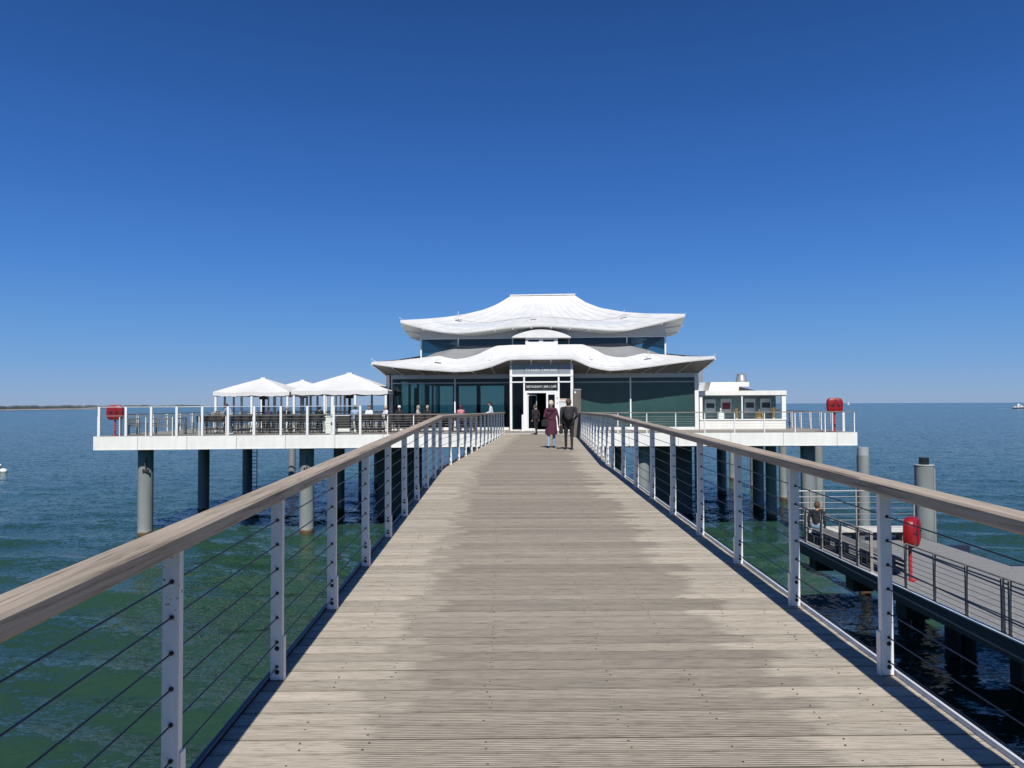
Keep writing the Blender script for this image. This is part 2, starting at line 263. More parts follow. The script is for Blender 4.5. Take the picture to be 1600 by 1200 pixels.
# ------------------------------------------------------------------ mesh helpers
class MB:
    def __init__(s): s.v = []; s.f = []; s.mi = []
    def add(s, vs, fs, mi=0):
        o = len(s.v); s.v += [tuple(map(float, p)) for p in vs]; s.f += [tuple(i+o for i in f) for f in fs]; s.mi += [mi]*len(fs); return s
    def box(s, c, d, rz=0., mi=0, rx=0., ry=0.):
        x, y, z = d[0]/2, d[1]/2, d[2]/2
        vs = [Vector((a*x, b*y, e*z)) for e in (-1, 1) for b in (-1, 1) for a in (-1, 1)]
        if rx or ry or rz:
            m = Matrix.Rotation(rz, 3, 'Z') @ Matrix.Rotation(ry, 3, 'Y') @ Matrix.Rotation(rx, 3, 'X'); vs = [m @ p for p in vs]
        vs = [p+Vector(c) for p in vs]
        return s.add(vs, [(0, 2, 3, 1), (4, 5, 7, 6), (0, 1, 5, 4), (2, 6, 7, 3), (0, 4, 6, 2), (1, 3, 7, 5)], mi)
    def beam(s, a, b, wd, h, mi=0):              # rectangular bar between two points
        a, b = Vector(a), Vector(b); d = (b-a).normalized(); up = Vector((0, 0, 1))
        if abs(d.z) > .95: up = Vector((0, 1, 0))
        r = d.cross(up).normalized(); u = r.cross(d)
        vs = [p+r*i*wd/2+u*j*h/2 for p in (a, b) for i, j in ((-1, -1), (1, -1), (1, 1), (-1, 1))]
        return s.add(vs, [(3, 2, 1, 0), (4, 5, 6, 7), (0, 1, 5, 4), (1, 2, 6, 5), (2, 3, 7, 6), (3, 0, 4, 7)], mi)
    def tube(s, path, r, n=8, cap=True, mi=0):
        path = [Vector(p) for p in path]; rs = r if isinstance(r, (list, tuple)) else [r]*len(path)
        vs = []; fs = []
        d0 = None; ref = Vector((0, 0, 1))
        for i, p in enumerate(path):
            d = (path[min(i+1, len(path)-1)]-path[max(i-1, 0)]).normalized()
            rf = Vector((1, 0, 0)) if abs(d.z) > .9 else ref
            a = d.cross(rf).normalized(); b = a.cross(d)
            for k in range(n):
                t = 2*math.pi*k/n; vs.append(p+(a*math.cos(t)+b*math.sin(t))*rs[i])
        for i in range(len(path)-1):
            for k in range(n):
                k2 = (k+1) % n; fs.append((i*n+k, i*n+k2, (i+1)*n+k2, (i+1)*n+k))
        if cap: fs += [tuple(range(n)), tuple(reversed(range((len(path)-1)*n, len(path)*n)))]
        return s.add(vs, fs, mi)
    def lathe(s, prof, n=24, c=(0, 0, 0), sx=1., sy=1., cap=True, mi=0):
        vs = []; fs = []
        for r, z in prof:
            for k in range(n):
                t = 2*math.pi*k/n; vs.append((c[0]+r*math.cos(t)*sx, c[1]+r*math.sin(t)*sy, c[2]+z))
        for i in range(len(prof)-1):
            for k in range(n):
                k2 = (k+1) % n; fs.append((i*n+k, i*n+k2, (i+1)*n+k2, (i+1)*n+k))
        if cap: fs += [tuple(reversed(range(n))), tuple(range((len(prof)-1)*n, len(prof)*n))]
        return s.add(vs, fs, mi)
    def ell(s, c, r, n=12, m=8, mi=0):
        pr = [(math.sin(math.pi*i/m), -math.cos(math.pi*i/m)*r[2]) for i in range(m+1)]; pr[0] = (.02, -r[2]); pr[-1] = (.02, r[2])
        return s.lathe(pr, n, c, r[0], r[1], True, mi)
    def grid(s, P, mi=0, closed=False):           # P[i][j] points
        h, w_ = len(P), len(P[0]); vs = [p for row in P for p in row]; fs = []
        for i in range(h-1):
            for j in range(w_-1): fs.append((i*w_+j, i*w_+j+1, (i+1)*w_+j+1, (i+1)*w_+j))
        return s.add(vs, fs, mi)
    def poly(s, pts, y0, y1, mi=0):               # outline in x,z pushed from y0 to y1
        n = len(pts); vs = [(x, y0, z) for x, z in pts]+[(x, y1, z) for x, z in pts]
        fs = [tuple(range(n)), tuple(reversed(range(n, 2*n)))]+[(i, i+n, (i+1) % n+n, (i+1) % n) for i in range(n)]
        return s.add(vs, fs, mi)
    def mesh(s, name, mats, smooth=False, bevel=0.):
        me = bpy.data.meshes.new(name); me.from_pydata(s.v, [], s.f)
        for m in (mats if isinstance(mats, (list, tuple)) else [mats]): me.materials.append(m)
        if any(s.mi): me.polygons.foreach_set('material_index', s.mi)
        bm = bmesh.new(); bm.from_mesh(me)
        bmesh.ops.recalc_face_normals(bm, faces=bm.faces)
        if bevel: bmesh.ops.bevel(bm, geom=[e for e in bm.edges if len(e.link_faces) == 2 and e.calc_face_angle(0) > .5], offset=bevel, segments=2, profile=.6, affect='EDGES', clamp_overlap=True)
        bm.to_mesh(me); bm.free()
        if smooth:
            me.polygons.foreach_set('use_smooth', [True]*len(me.polygons))
            try: me.set_sharp_from_angle(angle=R(35))
            except Exception: pass
        me.update(); return me
    def build(s, name, mats, parent=None, loc=None, smooth=False, bevel=0., kind=None, label=None):
        return put(name, s.mesh(name, mats, smooth, bevel), parent, loc, kind, label)
def put(name, me, parent=None, loc=None, kind=None, label=None):
    o = bpy.data.objects.new(name, me); COL.objects.link(o)
    if parent: o.parent = parent
    if loc is not None: o.location = loc
    if kind: o['kind'] = kind
    if label: o['label'] = label
    return o
def tag(o, label=None, cat=None, group=None, kind=None):
    if label: o['label'] = label
    if cat: o['category'] = cat
    if group: o['group'] = group
    if kind: o['kind'] = kind
    return o
def thing(name, label, cat, loc=(0, 0, 0), rz=0., group=None):
    o = bpy.data.objects.new(name, None); COL.objects.link(o); o.location = loc; o.rotation_euler = (0, 0, rz); o.empty_display_size = .2
    return tag(o, label, cat, group)
def dup(root, loc, rz=0., label=None):
    r = root.copy(); COL.objects.link(r); r.location = loc; r.rotation_euler = (0, 0, rz)
    if label: r['label'] = label
    for ch in root.children:
        c = ch.copy(); COL.objects.link(c); c.parent = r
        for g in ch.children:
            d = g.copy(); COL.objects.link(d); d.parent = c
    return r
def text_mesh(body, size, mat_, name, parent, loc, rot, extrude=.004, spacing=1., width=None):
    cu = bpy.data.curves.new(name, 'FONT'); cu.body = body; cu.size = size; cu.extrude = extrude; cu.space_character = spacing; cu.align_x = 'CENTER'; cu.align_y = 'CENTER'
    t = bpy.data.objects.new(name+'_src', cu); COL.objects.link(t)
    dg = bpy.context.evaluated_depsgraph_get(); me = bpy.data.meshes.new_from_object(t.evaluated_get(dg)); me.name = name
    bpy.data.objects.remove(t); bpy.data.curves.remove(cu)
    me.materials.clear(); me.materials.append(mat_)
    o = put(name, me, parent, loc); o.rotation_euler = rot
    if width:
        xs = [v.co.x for v in me.vertices]; k = width/(max(xs)-min(xs))
        for v in me.vertices: v.co.x *= k
    return o

# ------------------------------------------------------------------ sea
def build_sea():
    front = np.linspace(-55, 55, 720); rest = np.linspace(55, 305, 72)[1:-1]
    ang = np.radians(np.concatenate([front, rest])); nA = len(ang)
    rad = 2.5*(9000/2.5)**(np.linspace(0, 1, 640)); nR = len(rad)
    rr, aa = np.meshgrid(rad, ang, indexing='ij')
    X, Y = rr*np.sin(aa), rr*np.cos(aa); Z = np.zeros_like(X)
    cell = rr*(math.log(3600)/639)
    for i in range(46):
        wl = .8*(5/.8)**rng.random(); th = R(200)+rng.normal()*.5; k = 2*math.pi/wl
        amp = .0075*wl**.9*(.6+.8*rng.random())
        att = np.clip((wl/cell-3)/5, 0, 1)
        ph = k*(X*math.sin(th)+Y*math.cos(th))+rng.random()*6.28
        Z += amp*att*(np.sin(ph)+.25*np.sin(2*ph+.6))
    V = np.stack([X, Y, Z], -1).reshape(-1, 3)
    i, j = np.meshgrid(np.arange(nR-1), np.arange(nA), indexing='ij'); j2 = (j+1) % nA
    F = np.stack([i*nA+j, (i+1)*nA+j, (i+1)*nA+j2, i*nA+j2], -1).reshape(-1, 4)[:, ::-1]
    V = np.vstack([V, [[0, 0, 0]]]); c = len(V)-1
    T = np.stack([np.full(nA, c), np.arange(nA), (np.arange(nA)+1) % nA], -1)[:, ::-1]
    me = bpy.data.meshes.new('sea'); nq, nt_ = len(F), len(T)
    me.vertices.add(len(V)); me.vertices.foreach_set('co', V.astype(np.float32).ravel())
    me.loops.add(nq*4+nt_*3); me.loops.foreach_set('vertex_index', np.concatenate([F.ravel(), T.ravel()]).astype(np.int32))
    me.polygons.add(nq+nt_)
    me.polygons.foreach_set('loop_start', np.concatenate([np.arange(nq)*4, nq*4+np.arange(nt_)*3]).astype(np.int32))
    me.polygons.foreach_set('use_smooth', np.ones(nq+nt_, bool))
    me.update(calc_edges=True); me.validate()
    me.materials.append(WATER)
    put('sea', me, kind='structure')
build_sea()

# far shore on the left
def build_coast():
    def line(u0, u1, D0, D1, n): return [(u, D0+(D1-D0)*i/(n-1)) for i, u in enumerate(np.linspace(u0, u1, n))]
    woods = mat('far_woods_hazed', (.105, .115, .12), .9, .35, .03, space='World'); sand = mat('far_beach', (.30, .28, .24), .9, .25, .02, space='World')  # bare grey woods, paled further: distance haze is put into the colour
    near = line(-900, 0, 1250, 1320, 90)[:-1]+line(0, 165, 1320, 1700, 46); far = line(120, 352, 3600, 4600, 60)
    for pts, end in ((near, 165.), (far, 352.)):
        P = []; Q = []
        for i, (u, D) in enumerate(pts):
            x, y = XY(u, D), D
            f = min(1., (end-u)/50.)
            h = 7.6+(.7*math.sin(i*.33)+.5*math.sin(i*.91+2)+.9*rng.random())*D/1500; h = h*f+.3
            b = 1.1*min(1., f*2)*min(D, 1800)/1400
            def at(off, z): k = (D+off)/D; return (x*k, y*k, z)
            P.append([at(14, b*.9), at(20, h*.75), at(45, h), at(600, h*.9), at(700, -1)])
            Q.append([at(-2, -.3), at(8, b*.55), at(16, b*1.7), at(24, -.3)])
        MB().grid(P).build('coast_woods', woods, kind='structure')
        MB().grid(Q).build('coast_beach', sand, kind='structure')
build_coast()
def mast(u, D, h, lab):
    p = PY(u, 640, D)
    t = thing('wind_turbine', lab, 'wind turbine', (p[0], p[1], 3.))
    MB().tube([(0, 0, 0), (0, 0, h)], [h*.035, h*.02], 6).build('tower', WHITE, t)
    m = MB(); m.ell((0, -h*.03, h), (h*.03, h*.05, h*.03), 6, 4); m.build('nacelle', WHITE, t)
    for k in range(3):
        a = .4+u+k*2.094
        MB().beam((0, -h*.07, h), (math.sin(a)*h*.45, -h*.07, h+math.cos(a)*h*.45), h*.025, h*.01).build('blade', WHITE, t)
mast(104, 1700, 10.6, 'white wind turbine on the far shore, just right of the pale houses')
mast(131, 1800, 11.2, 'white wind turbine in the middle of the far shore, standing alone')
mast(153, 2000, 10.8, 'white wind turbine on the far shore, right above the corner post of the glass balustrade')
def far_house(u, D, wd, h, lab):
    p = PY(u, 640, D); t = thing('house', lab, 'house', (p[0], p[1], .9))
    MB().box((0, 0, h/2), (wd, wd*.6, h)).build('wall', WHITE, t)
    MB().poly([(-wd*.55, h), (wd*.55, h), (0, h*1.5)], -wd*.33, wd*.33).build('roof', GREYROOF, t)
far_house(112.5, 1655, 8, 3.6, 'small white house at the foot of the far shore, larger of the two')
far_house(107, 1640, 6, 2.8, 'small white house at the foot of the far shore, smaller and further left')

# ------------------------------------------------------------------ walkway
YK = 16.337; PD = 5.645                    # bend of the walkway; terrace level
def zdeck(y): return CZ-1.8144+.02168*y if y < YK else CZ-1.4603-.0082*(y-YK)
def xl(y): return -1.426+max(0, y-YK)*.0599
def xr(y): return 2.400+max(0, y-YK)*.0659
def slope(y): return .02168 if y < YK else -.0082
walk = thing('walkway', None, None); walk['kind'] = 'structure'
def build_walkway():
    pitch, wd, th = .1555, .1510, .04
    L0 = 3.93
    base = MB()
    b = .003
    prof = [(-wd/2, -th), (wd/2, -th), (wd/2, -b), (wd/2-b, 0), (-wd/2+b, 0), (-wd/2, -b)]
    n = len(prof); vs = [(x, y, z) for x in (-L0/2, L0/2) for y, z in prof]
    base.add(vs, [tuple(range(n)), tuple(range(2*n-1, n-1, -1))]+[(i, i+n, (i+1) % n+n, (i+1) % n) for i in range(n)])
    base.mi = [0, 0]+[1, 1, 0, 0, 0, 1]
    me = base.mesh('plank', [PLANK, PLANKSIDE])
    y = -1.5; screws = MB(); i = 0
    while y < 41.1:
        cx = (xl(y)+xr(y))/2; L = xr(y)-xl(y)+.09
        o = put('plank', me, walk, (cx, y, zdeck(y)+random.gauss(0, .0012)))
        o.scale = (L/L0, 1, 1); o.rotation_euler = (math.atan(slope(y)), 0, random.gauss(0, .0006))
        if 2.5 < y < 14:
            for xs in (-1.05, -.72, -.1, .65, 1.15, 1.72, 2.1):
                for dy in (-.035, .035):
                    if random.random() < .55:
                        screws.lathe([(.0065, 0), (.0055, .0012)], 6, (xs+random.gauss(0, .012), y+dy, zdeck(y)+.0012))
        y += pitch; i += 1
    screws.build('screw_heads', BOLT, walk, kind='stuff')
    ys = [-2, YK, 41.0]
    for sx, f, mats in ((-1, xl, EDGE), (1, xr, EDGEW)):  # right strip is pale: sunlight on its edge is put into the colour
        m = MB(); off = .058
        for a, b_ in ((-2, YK), (YK, 41.0)):
            m.beam((f(a)+sx*off, a, zdeck(a)+.0), (f(b_)+sx*off, b_, zdeck(b_)+.0), .018, .06)
        m.build('edge_strip', mats, walk)
        g = MB()
        for a, b_ in ((-2, YK), (YK, 40.8)):
            g.beam((f(a)-sx*.12, a, zdeck(a)-.34), (f(b_)-sx*.12, b_, zdeck(b_)-.34), .2, .55)
        g.build('girder', GIRDER, walk)
    cr = MB()
    for y in np.arange(-1, 40.5, 1.5): cr.box(((xl(y)+xr(y))/2, y, zdeck(y)-.2), (xr(y)-xl(y)-.5, .12, .24))
    cr.build('cross_beam', GIRDER, walk, kind='stuff')
    for y in (1., 16.3, 29.):
        for x in (xl(y)+.9, xr(y)-.9):
            MB().tube([(x, y, -3), (x, y, zdeck(y)-.6)], .28, 20).build('support_pile', PILE, walk, smooth=True)
        MB().box(((xl(y)+xr(y))/2, y, zdeck(y)-.73), (3.2, .5, .22)).build('pile_cap', GIRDER, walk)
build_walkway()

RAIL_H = 1.143
POSTS = [4.657+1.46*i for i in range(-4, 8)]+[YK]+[YK+1.632*j for j in range(1, 15)]
POST_ME = None
def build_railing(side):
    global POST_ME
    f = xl if side < 0 else xr
    inward = -side
    lab = ('walkway railing with wooden handrail and steel cables along the left edge' if side < 0 else
           'walkway railing with wooden handrail and steel cables along the right edge')
    t = thing('railing', lab, 'railing', (0, 0, 0), 0, 'walkway railings')
    if POST_ME is None:
        m = MB(); m.box((0, 0, RAIL_H/2+.002), (.074, .042, RAIL_H-.004)); POST_ME = m.mesh('post', POSTP, bevel=.004)
    br = MB(); br.box((0, .01, .11), (.008, .05, .32)); 
    BR = br.mesh('bracket', POSTP, bevel=.003)
    bo = MB()
    for k in range(7):
        z = .088+.151*k; bo.lathe([(.0105, 0), (.0105, .006), (.007, .012)], 8, (0, 0, 0)); 
        for i in range(len(bo.v)-24, len(bo.v)):
            x, y, zz = bo.v[i]; bo.v[i] = (x+.006, -.021-zz, y+z)
    for z in (.055, .20):
        bo.lathe([(.015, 0), (.015, .004), (.010, .008)], 8, (0, 0, 0))
        for i in range(len(bo.v)-24, len(bo.v)):
            x, y, zz = bo.v[i]; bo.v[i] = (x+.006, -.021-zz, y+z)
    BO = bo.mesh('bolts', BOLT)
    for y in POSTS:
        p = put('post', POST_ME, t, (f(y), y, zdeck(y)))
        put('bracket', BR, p, (inward*.0415, 0, 0)); put('bolts', BO, p, kind='stuff')
    for k in range(7):
        z = .088+.151*k
        MB().tube([(f(y)+.006, y, zdeck(y)+z) for y in (POSTS[0], YK, POSTS[-1])], .0042, 6).build('cable', STEEL, t, smooth=True)
    # handrail in lengths
    wd, h = .15, .078
    def sect(y, cx, z, ang):
        b = .012
        pr = [(-wd/2+b, 0), (wd/2-b, 0), (wd/2, b), (wd/2, h-b), (wd/2-b, h), (-wd/2+b, h), (-wd/2, h-b), (-wd/2, b)]
        return [(cx+px, y, z+pz) for px, pz in pr]
    cuts = [POSTS[0]-.5]
    y = cuts[0]+2.1
    while y < YK-1.5: cuts.append(y); y += 4.38
    cuts.append(YK); y = YK+4.9
    while y < POSTS[-1]-1.5: cuts.append(y); y += 4.9
    cuts.append(POSTS[-1]+.12)
    off = .024 if side < 0 else -.012
    for a, b_ in zip(cuts[:-1], cuts[1:]):
        m = MB(); a2, b2 = a+.0015, b_-.0015
        ra = sect(a2, f(a2)+off, zdeck(a2)+RAIL_H, 0); rb = sect(b2, f(b2)+off, zdeck(b2)+RAIL_H, 0)
        m.add(ra+rb, [tuple(range(8)), tuple(range(15, 7, -1))]+[(i, i+8, (i+1) % 8+8, (i+1) % 8) for i in range(8)])
        m.build('handrail', RAILW, t)
build_railing(-1); build_railing(1)

# brown box pillar and bollard at the end of the walkway
def pillar():
    y = 35.6; x = XY(901.5, y); z0 = zdeck(y)
    t = thing('pillar', 'tall brown timber-clad pillar at the end of the right walkway railing', 'pillar', (x, y, z0))
    MB().box((0, 0, 1.15), (.36, .30, 2.3)).build('shaft', PILLARW, t, bevel=.006)
    MB().box((0, 0, 2.315), (.39, .33, .03)).build('cap', FRAME_GREY, t)
    MB().box((-.10, -.155, 2.17), (.08, .01, .08)).build('plate', WHITE, t)
pillar()

# ------------------------------------------------------------------ platform
def front(x):
    if x < -1.2: return 39.75+(x+22.02)/20.82*1.4
    if x > 4.6: return 41.15-(x-4.6)/14.9*.55
    return 41.15
XL_P, XR_P, YB = -22.02, 19.5, 67.5
plat = thing('pier_platform', 'broad white edged platform on round piles carrying the teahouse and its terraces', 'platform', (0, 0, 0))
def build_platform():
    xs = [XL_P, -1.2, 4.6, XR_P]; top = PD-.05; bot = PD-.62
    # deck slab
    pts = [(x, front(x)+.06) for x in xs]+[(XR_P-.06, YB), (XL_P+.06, YB)]
    n = len(pts); m = MB()
    m.add([(x, y, bot) for x, y in pts]+[(x, y, top) for x, y in pts], [tuple(reversed(range(n))), tuple(range(n, 2*n))]+[(i, (i+1) % n, (i+1) % n+n, i+n) for i in range(n)])
    m.build('deck_slab', CONC, plat)
    bo = MB(); y = 39.9
    while y < YB-.1:
        # board rows clipped by the slanting front edge
        segs = [(XL_P+.02, XR_P-.02)]
        if y < 41.3:
            segs = []
            xe = -22.02+(y-39.75-.1)/1.4*20.82
            if xe > XL_P+.3: segs.append((XL_P+.02, min(xe, -1.2)))
            if y > 40.75:
                xb = 4.6+(41.15-(y-.1))/.55*14.9; segs.append((max(xb, 4.6), XR_P-.02))
        for a, b_ in segs: bo.box(((a+b_)/2, y, PD-.022), (b_-a, .147, .04))
        y += .1555
    bo.build('planks', PLANK2, plat, kind='stuff')
    # fascia panels with open joints
    def run(a, b_, nrm, cuts):
        ax, ay = a; bx, by = b_; L = math.hypot(bx-ax, by-ay); ang = math.atan2(by-ay, bx-ax)
        for s0, s1 in zip(cuts[:-1], cuts[1:]):
            s = (s0+s1)/2; m = MB()
            m.box((0, 0, 0), (s1-s0-.014, .06, .73)); m.box((0, -.012, -.335), (s1-s0-.014, .05, .06))
            o = m.build('fascia_panel', WHITE2, plat, (ax+(bx-ax)*s/L, ay+(by-ay)*s/L, PD-.36), bevel=.004); o.rotation_euler = (0, 0, ang)
    a, b_ = (XL_P, front(XL_P)), (-1.2, 41.15); L = math.hypot(b_[0]-a[0], b_[1]-a[1])
    def cutu(us): return [max(0, (XY(u, 40.4)-XL_P)) for u in us]
    run(a, b_, 0, [0]+[c for c in cutu((223, 297, 372, 447, 523, 598, 674, 745))]+[L])
    run((-1.2, 41.15), (4.6, 41.15), 0, [0, 2.9, 5.8])
    a, b_ = (4.6, 41.15), (XR_P, front(XR_P)); L = math.hypot(b_[0]-a[0], b_[1]-a[1])
    run(a, b_, 0, [0]+[XY(u, 40.9)-4.6 for u in (983, 1060, 1141, 1222, 1304)]+[L])
    for x in (XL_P, XR_P):
        y0 = front(x); run((x, y0), (x, YB), 0, [i*(YB-y0)/10 for i in range(11)])
    run((XL_P, YB), (XR_P, YB), 0, [i*(XR_P-XL_P)/14 for i in range(15)])
    # beams below
    bm_ = MB()
    for y in (43.4, 50.5, 59., 66.): bm_.box(((XL_P+XR_P)/2, y, bot-.13), (XR_P-XL_P-1.2, .5, .3))
    bm_.build('beam', CONC, plat)
    def pile(x, y, r): return MB().tube([(x, y, -3), (x, y, bot-.02)], r, 24).build('support_pile', PILE, plat, smooth=True)
    for x, u in ((-20.5, 228.5), (-11.3, 479.5), (-1.9, None), (7.9, 1003), (17.4, 1261)):
        y = front(x)+1.3; pile(XY(u, y) if u else x, y, .40)
        for y in ((50.5, 59.) if x < -20 else (50.5, 59., 66.)): pile(x, y, .37)
    pile(16.8, 46.4, .33)
    for x0, x1 in ((-8.3, -6.0), (9.6, 12.3)):          # broad dark piers below the house
        MB().box(((x0+x1)/2, 51, 1.6), (x1-x0, 5.5, 6.9)).build('support_pier', CONC, plat, bevel=.05)
    # bracket marks on two front piles
    for x, u in ((-20.5, 228.5), (-11.3, 479.5)):
        yk = front(x)+.87; x = XY(u, yk)-.1; m = MB(); m.box((x+.1, yk, 3.72), (.30, .05, .10)); m.box((x-.04, yk, 3.72), (.06, .05, .2)); m.box((x+.24, yk, 3.72), (.06, .05, .2)); m.box((x+.1, yk, 4.1), (.05, .04, .7)); m.build('pile_bracket', STEEL, plat)
    # ladder behind the third pile
    y = 59.4; x = XY(398, y); m = MB()
    for dx in (-.2, .2): m.box((x+dx, y, 2.4), (.06, .06, 5.2))
    for z in np.arange(.2, 5, .3): m.box((x, y, z), (.4, .05, .05))
    m.build('ladder', WHITE, plat)
build_platform()

def platform_railing(path, n_posts, label, us=None, wires=7, h=1.08, endpost=True):
    t = thing('railing', label, 'railing', (0, 0, 0), 0, 'terrace railings')
    a, b_ = Vector((*path[0], PD)), Vector((*path[1], PD))
    ax = abs(b_.x-a.x) > abs(b_.y-a.y)
    pm = MB().box((0, 0, h/2), (.055, .055, h) if ax else (.13, .03, h)).mesh('post', WHITE, bevel=.004)
    ts = us if us is not None else [i/(n_posts-1) for i in range(n_posts)]
    for s in ts:
        put('post', pm, t, a.lerp(b_, s))
    for k in range(wires):
        z = Vector((0, 0, .10+k*.135)); MB().tube([a+z, b_+z], .006, 5).build('cable', STEELB, t)
    z = Vector((0, 0, h+.025)); MB().beam(a+z, b_+z, .11 if ax else .05, .05).build('handrail', RAILWX if ax else RAILW, t)
    return t
def fl(x, d=.12): return (x, front(x)+d)
xa, xb = XY(158.5, 40.2), -.35
def ts_u(us, xa, xb, Y): return [min(1, max(0, (XY(u, Y)-xa)/(xb-xa))) for u in us]
platform_railing((fl(xa), fl(xb)), 0, 'low terrace railing along the front edge, left of the walkway',
                 ts_u([158.5, 197, 236, 276, 316, 356.5, 397.5, 439, 480, 521, 563, 604.5, 645, 686, 726.7, 767.5], xa, xb, 40.6))
xa, xb = 4.15, XY(1332, 40.9)
platform_railing((fl(xa), fl(xb)), 0, 'low terrace railing along the front edge, in front of the display kiosk',
                 ts_u([905, 966, 1011, 1056, 1101, 1147, 1193, 1240, 1286, 1332], xa, xb, 41.), h=1.12)
platform_railing(((xb, 42.0), (xb, 66.5)), 17, 'terrace side railing running back from the right front corner beside the red box')
platform_railing(((-21.7, 41.9), (-21.7, 66.5)), 14, 'terrace side railing running back from the left front corner behind the benches', h=1.12)
platform_railing(((-21.7, 66.9), (-10.5, 66.9)), 8, 'far terrace railing at the back edge behind the canopies')

def balustrade():
    t = thing('glass_balustrade', 'tall glass wind screen with white posts along the left terrace edge', 'balustrade')
    us = [155, 197, 236.5, 276.3, 316.3, 356.6, 397.5, 439, 480.4, 521.5, 563]
    xs = [XY(u, front(XY(u, 40.3))) for u in us]
    h = 1.60; pm = MB().box((0, 0, h/2), (.125, .09, h)).mesh('post', WHITE, bevel=.005)
    for i, x in enumerate(xs): put('post', pm, t, (x, front(x)+.0, PD))
    for a, b_ in zip(xs[:-1], xs[1:]):
        p, q = Vector((a+.065, front(a), PD)), Vector((b_-.065, front(b_), PD)); m = MB()
        m.add([p+Vector((0, -.006, .03)), q+Vector((0, -.006, .03)), q+Vector((0, -.006, h-.02)), p+Vector((0, -.006, h-.02)),
               p+Vector((0, .006, .03)), q+Vector((0, .006, .03)), q+Vector((0, .006, h-.02)), p+Vector((0, .006, h-.02))],
              [(0, 1, 2, 3), (7, 6, 5, 4), (0, 4, 5, 1), (1, 5, 6, 2), (2, 6, 7, 3), (3, 7, 4, 0)])
        m.build('pane', GLASS, t)
        e = MB().beam(p+Vector((0, 0, h-.015)), q+Vector((0, 0, h-.015)), .03, .03); e.build('top_rail', EDGEW, t)
balustrade()
def tall_post():
    y = 41.2; x = XY(519.5, y)
    t = thing('white_post', 'tall white square post standing above the glass screen by the service counter', 'post', (x, y, PD))
    MB().box((0, 0, 1.06), (.17, .12, 2.12)).build('shaft', WHITE, t, bevel=.006); MB().box((0, 0, .02), (.26, .2, .04)).build('base_plate', WHITE, t)
tall_post()

# ------------------------------------------------------------------ teahouse (own frame: x across, y back, z up from terrace)
AL = R(5.0)
O = PY(847, 640, 46.9); O[2] = PD
bf = np.array([math.sin(AL), math.cos(AL), 0]); br_ = np.array([math.cos(AL), -math.sin(AL), 0])
def BP(u, v, yl):
    d = ray(u, v); k = ((O-CAM)@bf+yl)/(d@bf); p = CAM+d*k-O
    return float(p@br_), float(p[2])
house = thing('teahouse', 'white teahouse with two swooping pagoda roofs and dark glass front', 'building', tuple(O), -AL)
def curve(px, yl):
    a = np.array([BP(u, v, yl) for u, v in px]); a = a[np.argsort(a[:, 0])]; return a[:, 0], a[:, 1]
def smooth_interp(x, xs, zs):
    # gentle smoothing of a measured polyline
    s = 0; n = 0
    for d, wt in ((-.16, 1), (-.07, 2), (0, 4), (.07, 2), (.16, 1)):
        s = s+wt*np.interp(x+d, xs, zs); n += wt
    return s/n
LOW_E = [(580.6, 569.4), (612.5, 574), (650, 577.8), (691, 580.3), (710, 581.6), (736, 580.6), (752, 577.6), (768, 573.5), (782, 568), (794.4, 563), (810, 562.2), (846, 562), (880, 561.6), (894.4, 561.8), (907, 567), (920.6, 573.5), (938, 577.6), (954.4, 579.7), (982.5, 577.8), (1027.5, 572), (1065, 566.7), (1117.5, 561)]
LOW_T = [(580.6, 563.6), (616, 563.8), (656.6, 559), (687.5, 556), (698.8, 559), (712, 561.3), (729, 559), (747.5, 553.4), (762.5, 546), (775.6, 540.3), (800, 539), (846, 538.5), (911, 538), (930, 546), (945, 554.4), (960, 557.8), (975, 558.5), (988, 556), (1005, 552), (1029, 553.4), (1040.6, 554), (1065, 556.6), (1117.5, 556.5)]
LOW_W = [(657.5, 556), (682, 550.6), (699, 546), (715.6, 540.3), (776, 540), (846, 539), (915, 538), (979.7, 536), (995.6, 542), (1012.5, 547), (1037.8, 550.6)]
UP_E = [(625.6, 504.7), (644.4, 510), (665, 515), (691, 519.7), (715.6, 521.3), (740, 519.7), (770, 516), (800, 512.3), (832, 510.4), (848, 510.1), (873.8, 511), (915, 514), (956, 517), (982.5, 516.5), (1008.8, 510.8), (1046, 502), (1070.6, 495)]
HIP_L = [(625.6, 499), (665, 497), (698.8, 494.2), (728.8, 489.7), (757, 483), (775.6, 475.6), (788.8, 468), (799, 462)]
HIP_R = [(896.5, 460.5), (915, 472.8), (937.5, 481.6), (975, 488.6), (1008.8, 491), (1046, 491.6), (1070.6, 492)]
YE_L, YT_L, YW = -1.75, .3, 2.0          # lower eave, crest of the lower roof, upper wall
YE_U, YR = .75, 9.6                       # upper eave, ridge
FW0, FW1 = BP(604, 600, 0)[0], BP(1091, 600, 0)[0]     # facade corners
UW0, UW1 = BP(657.5, 540, YW)[0], BP(1040, 540, YW)[0]
YBK = 19.2                                # back wall of the house

